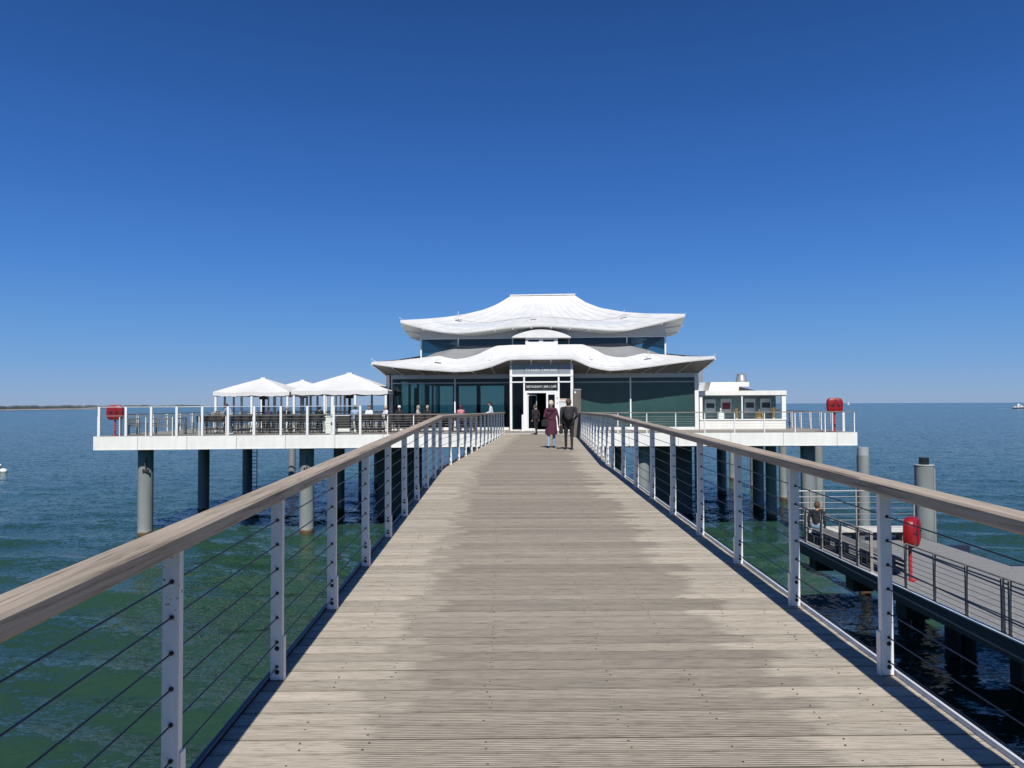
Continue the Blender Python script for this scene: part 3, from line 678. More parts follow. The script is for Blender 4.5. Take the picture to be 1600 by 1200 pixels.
def eave_drop(s, d):                       # the side eaves swoop like the front one: steep from the tip, then level
    q = min(s, 1-s)/.24; q = min(1., q)
    return d*(1-(1-q)**2.2)*(1-.35*max(0., math.sin(math.pi*(min(s, 1-s)-.24)/.52)) if min(s, 1-s) > .24 else 1.)
def build_roofs():
    # ---- lower roof
    ex, ez = curve(LOW_E, YE_L); tx, tz = curve(LOW_T, YT_L); wx, wz = curve(LOW_W, YW)
    n = 120; S_ = np.linspace(0, 1, n+1)
    XE = ex[0]+(ex[-1]-ex[0])*S_; XI = UW0+(UW1-UW0)*S_
    k = (YT_L-YE_L)/(YW-YE_L)
    XT = XE+(XI-XE)*k
    ZE = smooth_interp(XE, ex, ez); ZT = smooth_interp(XT, tx, tz); ZI = smooth_interp(XI, wx, wz)
    fas = .17
    rows = []
    for t in np.linspace(0, 1, 9):
        rows.append([(XE[i]+(XT[i]-XE[i])*t, YE_L+(YT_L-YE_L)*t, ZE[i]+fas+(max(ZT[i], ZE[i]+fas+.02)-ZE[i]-fas)*(.72*t+.28*t*t)) for i in range(n+1)])
    last = rows[-1]
    rows.append([(x, YT_L+.12, z-.03) for x, y, z in last]); rows.append([(x, YT_L+.16, z-.5) for x, y, z in last])
    bot = [[(XE[i], YE_L, ZE[i]) for i in range(n+1)], [(XE[i], YE_L-.02, ZE[i]+.07) for i in range(n+1)], [(XE[i], YE_L, ZE[i]+.075) for i in range(n+1)], rows[0]]
    m = MB(); m.grid(rows); m.grid(bot)
    lower = m.build('lower_roof', ROOFW, house, smooth=True)
    for s in np.linspace(.04, .96, 24):
        i = int(round(s*n)); MB().tube([(rows[j][i][0], rows[j][i][1]-.004, rows[j][i][2]+.006) for j in range(9)], .011, 4).build('seam', mat_seam, lower)
    MB().tube([(rows[1][i][0], rows[1][i][1]-.02, rows[1][i][2]+.01) for i in range(0, n+1, 2)], .014, 4).build('gutter_edge', mat_seam, lower)
    g = MB(); P = []
    for t in np.linspace(0, 1, 5):
        P.append([(XT[i]+(XI[i]-XT[i])*t, YT_L+.2+(YW-YT_L-.2)*t, (min(ZT[i], ZI[i])-.10)+(ZI[i]-min(ZT[i], ZI[i])+.10)*t) for i in range(n+1) if UW0+.1 < XT[i] < UW1-.1])
    g.grid(P); g.build('roof_infill', GREYROOF, house, smooth=True)
    # sides and back of the lower roof: eaves dip like the front, surface climbs to the upper wall
    ez_tipL, ez_tipR = ZE[0], ZE[-1]
    dep = 2*(YR)-YE_L*1; yb = 2*YR-YE_L
    zI_c = ZI[0]
    def side(x_out, x_in, tipz):
        rr = []; N_ = 48
        out_b = []; 
        for i in range(N_+1):
            s = i/N_; y = YE_L+(yb-YE_L)*s; yi = YW+(2*YR-2*YW)*s; z = tipz-eave_drop(s, .42)
            out_b.append((x_out, y, z))
        for t in np.linspace(0, 1, 8):
            rr.append([(x+(x_in-x)*t, y+((YW+(2*YR-2*YW)*(i/N_))-y)*t, z+fas+(zI_c-z-fas)*(.6*t+.4*t*t)) for i, (x, y, z) in enumerate(out_b)])
        mm = MB(); mm.grid(rr); mm.grid([out_b, rr[0]]); mm.build('lower_roof_side', ROOFW, house, smooth=True)
        return out_b
    L_b = side(ex[0], UW0, ez_tipL); R_b = side(ex[-1], UW1, ez_tipR)
    B_b = [(ex[0]+(ex[-1]-ex[0])*s, yb, ez_tipL+(ez_tipR-ez_tipL)*s-.3*math.sin(math.pi*s)) for s in np.linspace(0, 1, 25)]
    rr = []
    for t in np.linspace(0, 1, 6):
        rr.append([(x+(UW0+(UW1-UW0)*i/24-x)*t, y+(2*YR-YW-y)*t, z+fas+(zI_c-z-fas)*t) for i, (x, y, z) in enumerate(B_b)])
    MB().grid(rr).build('lower_roof_back', ROOFW, house, smooth=True)
    # soffit
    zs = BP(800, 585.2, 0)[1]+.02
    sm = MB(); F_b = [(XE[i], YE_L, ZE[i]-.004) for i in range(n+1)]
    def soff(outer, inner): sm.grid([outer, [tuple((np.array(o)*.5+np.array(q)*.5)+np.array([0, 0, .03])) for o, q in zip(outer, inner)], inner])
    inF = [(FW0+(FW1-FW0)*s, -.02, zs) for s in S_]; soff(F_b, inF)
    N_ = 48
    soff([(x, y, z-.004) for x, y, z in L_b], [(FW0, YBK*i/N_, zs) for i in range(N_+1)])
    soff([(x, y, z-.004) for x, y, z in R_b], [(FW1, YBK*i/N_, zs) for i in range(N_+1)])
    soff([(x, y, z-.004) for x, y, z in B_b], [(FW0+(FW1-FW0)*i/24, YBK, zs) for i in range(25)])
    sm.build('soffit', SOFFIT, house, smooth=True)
    # rafters below the soffit
    for u in (613, 650, 677, 708, 738, 768, 798, 830, 861, 893, 922, 954, 985, 1017, 1042, 1080):
        x0, _ = BP(u, 575, YE_L); z0 = float(np.interp(x0, XE, ZE)); x1 = FW0+(FW1-FW0)*(x0-XE[0])/(XE[-1]-XE[0])
        MB().beam((x0, YE_L+.05, z0-.02), (x1, -.05, zs-.02), .07, .09).build('rafter', FRAME_GREY, lower)
    for xo, xi, tz_ in ((ex[0], FW0, ez_tipL), (ex[-1], FW1, ez_tipR)):
        MB().beam((xo, YE_L+.03, tz_+.01), (xi, -.03, zs-.01), .09, .10).build('rafter', WHITE, lower)
        for i in range(1, 10):
            s = i/10; y = YE_L+(yb-YE_L)*s
            MB().beam((xo, y, tz_-eave_drop(s, .42)-.02), (xi, YBK*s, zs-.02), .06, .08).build('rafter', FRAME_GREY, lower)
    # ---- upper roof
    ex, ez = curve(UP_E, YE_U)
    n = 96; S_ = np.linspace(0, 1, n+1)
    rx0, rz0 = BP(799, 462, YR); rx1, rz1 = BP(896.5, 460.5, YR); rz = (rz0+rz1)/2
    def hip(px, x_tip, x_r):
        out = []
        for u, v in px:
            lo, hi = 0., 1.
            for _ in range(30):
                t = (lo+hi)/2; yl = YE_U+(YR-YE_U)*t; x, z = BP(u, v, yl)
                want = x_tip+(x_r-x_tip)*t
                if (x-want)*(1 if x_r > x_tip else -1) > 0: lo = t
                else: hi = t
            out.append((t, z))
        out.sort(); return np.array(out)
    hl = hip(HIP_L, ex[0], rx0); hr = hip(HIP_R, ex[-1], rx1)
    fas = .20
    XE = ex[0]+(ex[-1]-ex[0])*S_; ZE = smooth_interp(XE, ex, ez); XR = rx0+(rx1-rx0)*S_
    Tt = np.linspace(0, 1, 25)
    def gfun(h, t):
        z = np.interp(t, h[:, 0], h[:, 1]); return (z-h[0, 1])/(h[-1, 1]-h[0, 1])
    zt0, zt1 = ZE[0]+fas, ZE[-1]+fas
    def g_(s, t): return (1-s)*gfun(hl, t)+s*gfun(hr, t)
    rows = []
    for t in Tt:
        r = []
        for i in range(n+1):
            s = S_[i]; z0 = ZE[i]+fas; tipz = zt0+(zt1-zt0)*s
            gg = g_(s, t); mid = 4*s*(1-s)
            lin = .75*t+.25*t*t
            gg = gg*(1-.35*mid)+lin*.35*mid
            r.append((XE[i]+(XR[i]-XE[i])*t, YE_U+(YR-YE_U)*t, z0+(rz-z0)*gg))
        rows.append(r)
    m = MB(); m.grid(rows)
    m.grid([[(XE[i], YE_U, ZE[i]) for i in range(n+1)], [(XE[i], YE_U-.025, ZE[i]+.085) for i in range(n+1)], [(XE[i], YE_U, ZE[i]+.09) for i in range(n+1)], rows[0]])
    # back half mirrored about the ridge
    m.grid([[(x, 2*YR-y, z) for x, y, z in r] for r in rows])
    m.grid([[(XE[i], 2*YR-YE_U, ZE[i]) for i in range(n+1)], [(x, 2*YR-y, z) for x, y, z in rows[0]]])
    # hipped ends
    sides = []
    for s, xt, xr_, hh in ((0, ex[0], rx0, hl), (1, ex[-1], rx1, hr)):
        tipz = ZE[0] if s == 0 else ZE[-1]; N_ = 40; rr = []; ob = []
        for i in range(N_+1):
            q = i/N_; ob.append((xt, YE_U+(2*YR-2*YE_U)*q, tipz-eave_drop(q, .70)))
        for t in Tt:
            gg = gfun(hh, t)
            rr.append([(xt+(xr_-xt)*t, y+(YR-y)*t, z+fas+(rz-z-fas)*gg) for x, y, z in ob])
        m.grid(rr); m.grid([ob, rr[0]]); sides.append(ob)
    upper = m.build('upper_roof', ROOFW, house, smooth=True)
    # membrane seams
    for s in np.linspace(.06, .94, 15):
        i = int(round(s*n)); pts = [(rows[j][i][0], rows[j][i][1]-.004, rows[j][i][2]+.012) for j in range(0, 25)]
        MB().tube(pts, .014, 4).build('seam', mat_seam, upper)
    for j in (9,):
        MB().tube([(x, y-.05, z+.06) for x, y, z in rows[j][4:-4:4]], .012, 4).build('lightning_wire', STEELB, upper)
    MB().beam((rx0-.1, YR, rz+.02), (rx1+.1, YR, rz+.02), .3, .08).build('ridge_cap', ROOFW, upper)
    # upper soffit
    zs2 = BP(760, 525.6, YW)[1]
    sm = MB()
    def soff2(o_, i_): sm.grid([o_, i_])
    soff2([(XE[i], YE_U, ZE[i]-.004) for i in range(n+1)], [(UW0+(UW1-UW0)*S_[i], YW-.02, max(zs2, ZE[i]-.06)) for i in range(n+1)])
    for ob, xi in ((sides[0], UW0), (sides[1], UW1)):
        N_ = len(ob)-1; soff2([(x, y, z-.004) for x, y, z in ob], [(xi, YW+(2*YR-2*YW)*i/N_, max(zs2, ob[i][2]-.06)) for i in range(N_+1)])
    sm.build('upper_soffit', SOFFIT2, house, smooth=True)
    for u in (660, 773, 801, 830, 861, 891, 920, 1035):
        x0, _ = BP(u, 515, YE_U); z0 = float(np.interp(x0, XE, ZE)); x1 = x0*(UW1/ex[-1])
        MB().beam((x0, YE_U+.03, z0-.03), (x1, YW-.03, max(zs2, z0-.06)-.03), .07, .10).build('rafter', WHITE, upper)
    for ob, xi in ((sides[0], UW0), (sides[1], UW1)):
        for i in range(3, 38, 4):
            MB().beam((ob[i][0], ob[i][1], ob[i][2]-.03), (xi, YW+(2*YR-2*YW)*i/40, max(zs2, ob[i][2]-.06)-.03), .07, .09).build('rafter', WHITE, upper)
    # small roof anchors and rods
    for u, v, yl, par in ((833, 497, 3.2, upper), (716, 492, 3.6, upper), (975, 490, 3.6, upper), (684, 561, -.8, lower), (769, 561, -1., lower), (921, 560, -1., lower), (1013, 555, -.8, lower)):
        x, z = BP(u, v, yl); m = MB(); m.box((x, yl, z-.06), (.42, .25, .03)); m.tube([(x, yl, z-.05), (x, yl, z+.24)], .02, 6); m.build('roof_anchor', mat_seam, par)
    for px, yl in (((625.6, 499), YE_U), ((1070.6, 492), YE_U), ((581, 563.5), YE_L), ((1117, 556.5), YE_L), ((898, 460.5), YR)):
        x, z = BP(*px, yl); d = -1 if px[0] < 700 else 1
        MB().tube([(x-d*.2, yl+.1, z-.06), (x+d*.08 if px[0] != 898 else x+.15, yl, z+.14)], .012, 5).build('lightning_rod', WHITE, upper if yl > 0 else lower)
    return zs, zs2
mat_seam = mat('roof_seam', (.64, .64, .64), .6, .05, 2)
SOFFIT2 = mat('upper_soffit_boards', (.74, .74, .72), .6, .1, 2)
ZS, ZS2 = build_roofs()

def bx(name, u0, u1, v0, v1, y0, y1, m_, par=house, bevel=0., label=None):
    # a cuboid whose front face spans those survey directions at depth y0
    a, b_ = BP(u0, v1, y0), BP(u1, v0, y0)
    return MB().box(((a[0]+b_[0])/2, (y0+y1)/2, (a[1]+b_[1])/2), (b_[0]-a[0], y1-y0, b_[1]-a[1])).build(name, m_, par, bevel=bevel, label=label)
def vbox(name, x0, x1, z0, z1, y0, y1, m_, par=house, bevel=0.):
    return MB().box(((x0+x1)/2, (y0+y1)/2, (z0+z1)/2), (x1-x0, y1-y0, z1-z0)).build(name, m_, par, bevel=bevel)
def build_house():
    zg = BP(760, 591.5, 0)[1]; ztr = BP(850, 597.6, 0)[1]; ztop = ZS
    xc = [FW0, BP(613.5, 600, 0)[0], BP(711, 600, 0)[0], BP(797, 600, 0)[0], BP(896, 600, 0)[0], BP(985, 600, 0)[0], BP(1085, 600, 0)[0], FW1]
    # corner columns, frieze, mullions, transoms, plinths
    vbox('corner_column', xc[0], xc[1], 0, ztop, -.10, .3, WHITE, bevel=.01)
    vbox('corner_column', xc[6], xc[7], 0, ztop, -.10, .3, WHITE, bevel=.01)
    for a, b_ in ((1, 3), (4, 6)):
        vbox('frieze', xc[a], xc[b_], zg, ztop+.05, -.03, .2, FRIEZE)
        vbox('transom', xc[a], xc[b_], ztr-.035, ztr+.035, -.045, .08, FRAME_GREY)
        vbox('plinth', xc[a], xc[b_], 0, .17, -.06, .15, WHITE)
    vbox('mullion', xc[2]-.045, xc[2]+.045, .17, zg, -.07, .1, WHITE)
    vbox('mullion', xc[5]-.045, xc[5]+.045, .17, zg, -.07, .1, WHITE)
    for i, j in ((1, 2), (2, 3), (4, 5), (5, 6)):
        a = xc[i]+(.0 if i in (1, 4) else .045); b_ = xc[j]-(.045 if j in (2, 5) else 0)
        for z0, z1 in ((.17, ztr-.035), (ztr+.035, zg)):
            vbox('pane', a, b_, z0, z1, .0, .012, GLASSD)
        if i >= 4: vbox('spandrel', a, b_, .18, zg-.01, .10, .13, DARKGLASSPANEL)
    # inside: floor, ceiling, back and side walls with the windows that show the sea through the left bay
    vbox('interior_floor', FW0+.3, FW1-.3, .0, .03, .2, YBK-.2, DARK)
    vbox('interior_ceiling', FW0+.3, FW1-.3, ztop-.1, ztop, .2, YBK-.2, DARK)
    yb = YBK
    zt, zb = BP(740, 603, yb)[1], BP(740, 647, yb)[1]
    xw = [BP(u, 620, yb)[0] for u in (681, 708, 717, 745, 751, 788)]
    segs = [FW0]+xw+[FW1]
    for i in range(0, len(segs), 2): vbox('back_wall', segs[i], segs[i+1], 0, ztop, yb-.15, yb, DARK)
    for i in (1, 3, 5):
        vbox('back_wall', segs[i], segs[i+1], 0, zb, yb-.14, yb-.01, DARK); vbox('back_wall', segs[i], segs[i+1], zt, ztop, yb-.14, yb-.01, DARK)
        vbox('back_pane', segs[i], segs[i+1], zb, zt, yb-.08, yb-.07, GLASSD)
    # side walls: glazed left, solid right
    vbox('side_wall', FW1-.3, FW1, 0, ztop, .35, YBK-.2, FRIEZE)
    vbox('side_wall', FW0, FW0+.2, 0, .9, .35, YBK-.2, FRIEZE); vbox('side_wall', FW0, FW0+.2, zg, ztop, .35, YBK-.2, FRIEZE)
    for k in range(6):
        y0 = .35+k*3.07; vbox('side_pane', FW0+.09, FW0+.10, .9, zg, y0+.1, y0+3.0, GLASSD); vbox('side_mullion', FW0+.02, FW0+.18, .9, zg, y0+2.98, y0+3.12, FRAME_GREY)
    # furniture glimpsed inside
    for u, v0, v1, wd in ((620, 622, 640, .25), (650, 606, 640, .12), (668, 602, 645, .1)):
        x, z1 = BP(u, v0, 5); vbox('interior_column', x-wd, x+wd, .03, z1, 4.9, 5.2, mat_inner)
    # set back service blocks either side
    x, z = BP(1098, 580, 6); vbox('service_block', FW1, x, 0, z+.2, 6, 16, SIGNGREY)
    x, z = BP(605, 590, 3); vbox('service_block', BP(604.5, 590, 3.)[0], FW0+.02, 0, ztop+.05, 2.5, 4.2, SIGNGREY)
    # ---- upper storey
    zb2 = BP(760, 539, YW)[1]; zt2 = BP(760, 528, YW)[1]
    ztop2 = ZS2
    vbox('upper_frieze', UW0, UW1, zt2, ztop2+.9, YW, YW+.2, FRIEZE)
    vbox('upper_rail', UW0, UW1, zt2-.06, zt2, YW-.03, YW+.1, WHITE)
    zlow = BP(660, 556, YW)[1]-.1
    us = [658, 716, 801, 821, 871.5, 889, 979.5, 1039.5]
    xs = [BP(u, 535, YW)[0] for u in us]
    for a, b_, i in ((xs[0], xs[1], 0), (xs[1], xs[2], 1), (xs[2], xs[3], 2), (xs[4], xs[5], 4), (xs[5], xs[6], 5), (xs[6], xs[7], 6)):
        vbox('upper_pane', a+.03, b_-.03, zlow, zt2-.06, YW+.05, YW+.062, GLASSB)
    for x in (xs[1], xs[2], xs[5], xs[6]): vbox('upper_mullion', x-.04, x+.04, zlow, zt2-.06, YW-.02, YW+.1, WHITE)
    for x in (xs[0], xs[7]): vbox('upper_corner', x-.05, x+.05, zlow-.3, zt2, YW-.02, YW+.12, WHITE)
    vbox('upper_floor', UW0, UW1, zlow-.15, zlow-.05, YW, 2*YR-YW, DARK)
    for x0, x1 in ((UW0, UW0+.02), (UW1-.02, UW1)):
        vbox('upper_side_pane', x0, x1, zlow, zt2, YW+.2, 2*YR-YW-.1, GLASSB); vbox('upper_side_frieze', x0-.03, x1+.03, zt2, ztop2+.5, YW+.2, 2*YR-YW, FRIEZE)
    vbox('upper_back_wall', UW0+1.8, UW1-1.8, zlow, ztop2+.8, YW+5, YW+5.2, mat_blue)
    # dormer
    yd = .86
    body = bx('dormer', 821, 871.5, 525.5, 539.5, yd, YW+.2, WHITE)
    bx('dormer_window', 825.5, 842, 530.8, 534, yd-.01, yd+.05, BLACK, body); bx('dormer_window', 848.5, 865.5, 530.6, 533.8, yd-.01, yd+.05, BLACK, body)
    pts = []
    for q in np.linspace(0, 1, 17):
        u = 800+92*q; v = 526.3-11.5*math.sin(math.pi*q)**.8; pts.append(BP(u, v, yd-.2))
    a = pts[0]; b_ = pts[-1]
    MB().poly(pts+[(b_[0], b_[1]-.05), (a[0], a[1]-.05)], yd-.2, YW+.1).build('dormer_roof', ROOFW, body, smooth=True)
    # ---- entrance bay
    ye = -1.22
    xa, xb_ = BP(797, 600, ye)[0], BP(895, 600, ye)[0]
    for u0, u1 in ((796.8, 800), (892, 895.4)):
        bx('bay_post', u0, u1, 567, 673, ye-.02, ye+.16, WHITE, bevel=.006)
    for u0, u1 in ((818, 820.2), (872, 874.2)): bx('bay_post', u0, u1, 588, 672.5, ye-.01, ye+.1, WHITE)
    z = [BP(846, v, ye)[1] for v in (584.8, 588.2, 595.8, 597.8)]
    vbox('bay_beam', xa, xb_, z[1], z[0], ye-.04, ye+.14, WHITE); vbox('bay_beam', xa, xb_, z[3], z[2], ye-.035, ye+.1, WHITE)
    x1, x2, x3, x4 = [BP(u, 600, ye)[0] for u in (800, 819, 873, 892)]
    zp1, zp0 = BP(846, 567.5, ye)[1], z[0]
    sp = None
    for a, b_ in ((x1, x2-.015), (x2+.005, x3-.005), (x3+.015, x4)):
        o = vbox('sign_panel', a, b_, zp0, zp1, ye, ye+.06, SIGNGREY)
        if b_ == x3-.005: sp = o
    zm = BP(846, 577.2, ye)[1]
    text_mesh('Mikado Teehaus', .30, LETTER1, 'lettering', sp, ((x2+x3)/2, ye-.004, zm), (R(90), 0, 0), .004, 1.25, width=(x3-x2)*.88)
    for a, b_ in ((x1, x2-.03), (x2+.03, x3-.03), (x3+.03, x4)):
        vbox('bay_pane', a, b_, z[2], z[1], ye+.04, ye+.05, GLASSD)
    for a, b_ in ((x1, x2-.03), (x3+.03, x4)): vbox('bay_pane', a, b_, .06, z[3], ye+.04, ye+.05, GLASSD)
    vbox('bay_sill', xa, xb_, 0, .06, ye-.03, ye+.15, WHITE)
    zb_ = BP(846, 610.6, ye)[1]
    bs = vbox('black_sign', x2+.04, x3-.04, zb_, z[3], ye-.0, ye+.04, BLACK)
    text_mesh('RESTAURANT | BAR | CAFÉ', .2, LETTER2, 'lettering', bs, ((x2+x3)/2, ye-.006, BP(846, 604.3, ye)[1]), (R(90), 0, 0), .004, 1.0, width=(x3-x2)*.86)
    text_mesh('RESTAURANT | BAR | CAFÉ', .07, LETTER3, 'small_lettering', bs, ((x2+x3)/2-.05, ye-.006, BP(846, 608.5, ye)[1]), (R(90), 0, 0), .003, 1.0, width=(x3-x2)*.72)
    # door set: white frame, open glass leaf, narrow fixed light
    zd = BP(846, 614, ye)[1]
    vbox('door_frame', x2+.04, x3-.04, zd, zb_, ye-.02, ye+.1, WHITE)
    xd = [BP(u, 640, ye)[0] for u in (824, 853.5, 856.5, 867)]
    vbox('door_frame', x2+.04, xd[0], .02, zd, ye-.02, ye+.1, WHITE)
    vbox('door_frame', xd[1], xd[2], .02, zd, ye-.02, ye+.1, WHITE); vbox('door_frame', xd[3], x3-.04, .02, zd, ye-.02, ye+.1, WHITE)
    zz = BP(846, 616.5, ye)[1]; zl = BP(846, 640, ye)[1]
    vbox('door_frame', xd[2], xd[3], zz, zd, ye-.015, ye+.09, WHITE); vbox('door_frame', xd[2], xd[3], .02, .9, ye-.015, ye+.09, WHITE)
    vbox('side_light', xd[2], xd[3], .9, zz, ye+.03, ye+.04, GLASSD)
    d = MB(); zc = zd
    lx = BP(836, 640, ye)[0]
    dr = bpy.data.objects.new('door', MB().box((.33, 0, 1.1), (.66, .012, 2.1)).mesh('door', GLASSD)); COL.objects.link(dr); dr.parent = house; dr.location = (xd[0]+.02, ye+.05, .02); dr.rotation_euler = (0, 0, R(38))
    for q, s_ in (((.02, 0, 1.1), (.05, .05, 2.2)), ((.66, 0, 1.1), (.05, .05, 2.2)), ((.33, 0, 2.18), (.6, .05, .06)), ((.33, 0, .06), (.6, .05, .1))):
        MB().box(q, s_).build('door_stile', mat_mint if q[0] == .66 else WHITE, dr)
    MB().tube([(.58, -.05, .85), (.58, -.05, 1.35)], .018, 8).build('handle', STEELB, dr)
    # lobby depth
    vbox('lobby_wall', xa+.1, xa+.2, 0, zp0, ye+.2, 0, DARK); vbox('lobby_wall', xb_-.2, xb_-.1, 0, zp0, ye+.2, 0, DARK)
    vbox('bay_cheek', xa, xa+.08, .06, zp0, ye+.17, -.0, GLASSD); vbox('bay_cheek', xb_-.08, xb_, .06, zp0, ye+.17, -.0, GLASSD)
    vbox('bay_cheek_panel', xa, xa+.1, zp0, zp1, ye+.17, 0, SIGNGREY); vbox('bay_cheek_panel', xb_-.1, xb_, zp0, zp1, ye+.17, 0, SIGNGREY)
    vbox('bay_ceiling', xa+.1, xb_-.1, zp0-.05, zp0, ye+.2, 0, DARK)
    # notice board in the right side light
    nb = bx('notice', 873.5, 886, 623, 627.5, ye-.045, ye-.03, STONEW); bx('notice_band', 875, 885, 624, 625.2, ye-.052, ye-.046, mat_orange, nb)
    nb2 = bx('notice', 875, 885, 628.5, 643, ye-.045, ye-.03, POSTER)
    # door fittings
    for v in (621, 629): bx('door_fitting', 870, 871.3, v, v+1.6, ye-.05, ye-.02, STEELB)
    # drainpipe at left corner
    x, z = BP(606.5, 612, -.2)
    MB().tube([(x, -.2, .0), (x, -.2, z), (x+.12, -.12, z+.12), (x+.12, -.12, ZS)], .05, 8).build('drainpipe', BLACK, house)
mat_inner = mat('interior_pale', (.09, .12, .11), .6, .2, 2)
mat_blue = mat('upper_room_wall', (.03, .065, .09), .5, .3, .7)
mat_mint = mat('mint_edge', (.30, .52, .48), .3, .1, 2)
mat_orange = mat('notice_orange', (.55, .20, .06), .5, .1, 2)
LETTER1 = mat('letter_grey', (.78, .80, .82), .4, .05, 5)
LETTER2 = mat('letter_white', (.80, .82, .80), .4, .05, 5)
LETTER3 = mat('letter_dim', (.16, .20, .19), .4, .05, 5)
build_house()

def bollard():
    p = PY(816.5, 660, 45.1)
    t = thing('bollard', 'short white bollard left of the entrance door', 'bollard', (p[0], p[1], PD))
    MB().box((0, 0, .5), (.10, .10, 1.0)).build('shaft', WHITE, t, bevel=.006); MB().box((0, 0, .015), (.18, .18, .03)).build('base_plate', WHITE, t)
bollard()

# ------------------------------------------------------------------ canopies on the left terrace
def canopy(u0, u1, yf, v_ap, v_ev, v_val, nposts, label, depth=None):
    x0, x1 = XY(u0, yf), XY(u1, yf); W = x1-x0; D = depth or W
    ze, zv = ZY(v_ev, yf, (u0+u1)/2), ZY(v_val, yf, (u0+u1)/2); zp = ZY(v_ap, yf+D/2, (u0+u1)/2)
    cx = (x0+x1)/2; cy = yf+D/2
    t = thing('canopy', label, 'canopy', (cx, cy, PD), 0, 'white square canopies over the left terrace')
    ze -= PD; zv -= PD; zp -= PD
    m = MB(); n = 18
    cor = [(-W/2, -D/2), (W/2, -D/2), (W/2, D/2), (-W/2, D/2)]
    for k in range(4):
        a, b_ = cor[k], cor[(k+1) % 4]; rows = []
        for t_ in np.linspace(0, 1, 8):
            r = []
            for i in range(n+1):
                s = i/n; ex_, ey = a[0]+(b_[0]-a[0])*s, a[1]+(b_[1]-a[1])*s
                sag = -.05*math.sin(math.pi*((s*(nposts-1)) % 1))*(1-t_)**2
                r.append((ex_*(1-.955*t_), ey*(1-.955*t_), ze+(zp-ze)*(t_*1.06-.06*t_*t_)+sag-.10*math.sin(math.pi*t_)*math.sin(math.pi*s)))
            rows.append(r)
        m.grid(rows)
        val = [[(x, y, z+(zv-ze)*q+(.02*math.sin(i*2.2) if q == 1 else 0)) for i, (x, y, z) in enumerate(rows[0])] for q in (0, .5, 1)]
        m.grid(val)
    m.build('cloth', TENT, t, smooth=True)
    MB().box((0, 0, zp+.02), (W*.06, D*.06, .09)).build('cap', TENT, t, bevel=.01)
    pm = MB().box((0, 0, (zv+.12)/2), (.13, .13, zv+.12)).mesh('post', WHITE, bevel=.005)
    for k in range(nposts):
        s = k/(nposts-1); x = -W/2+.14+(W-.28)*s
        for y in (-D/2+.12, D/2-.12): put('post', pm, t, (x, y, 0))
    pmd = MB().box((0, 0, (zv+.12)/2), (.10, .10, zv+.12)).mesh('post', FRAME_GREY)
    for y in (-D/6, D/6):
        for x in (-W/2+.14, W/2-.14): put('post', pmd, t, (x, y, 0))
    fr = MB()
    for y in (-D/2+.12, D/2-.12): fr.box((0, y, zv+.16), (W-.2, .1, .12))
    for x in (-W/2+.14, W/2-.14): fr.box((x, 0, zv+.16), (.1, D-.2, .12))
    fr.build('frame', WHITE, t)
    # low screens between the posts at the back and sides
    for y in (D/2-.12,):
        MB().box((0, y, 1.15), (W-.3, .05, .1)).build('screen_rail', WHITE, t)
        for k in range(nposts-1):
            s = (k+.5)/(nposts-1); MB().box((-W/2+.14+(W-.28)*s, y, .58), ((W-.28)/(nposts-1)-.15, .012, 1.05)).build('screen_pane', GLASS, t)
    # mast with brackets
    mm = MB(); mm.box((0, 0, zp/2), (.16, .16, zp-.1)); mm.build('mast', STEEL, t)
    mb_ = MB(); mb_.box((0, 0, zv-.12), (.42, .42, .22)); mb_.box((0, 0, zv+.04), (.62, .62, .12)); mb_.build('mast_bracket', STEEL, t)
    for dx, dy in ((1, 0), (-1, 0), (0, 1), (0, -1)):
        MB().beam((dx*.25, dy*.25, zv+.02), (dx*W*.40, dy*D*.40, ze+.0), .06, .08).build('strut', STEEL, t)
    MB().box((0, 0, .05), (.8, .8, .1)).build('mast_foot', CONC, t)
    return t
canopy(332.5, 452, 45.6, 591.5, 612, 618, 3, 'white canopy furthest left, beside the open corner with the benches')
canopy(455, 606, 45.4, 584, 609.5, 616, 4, 'largest white canopy, beside the left corner of the teahouse')
canopy(405, 512, 53.5, 595, 612, 616.5, 3, 'white canopy peeping out behind and between the two front canopies')

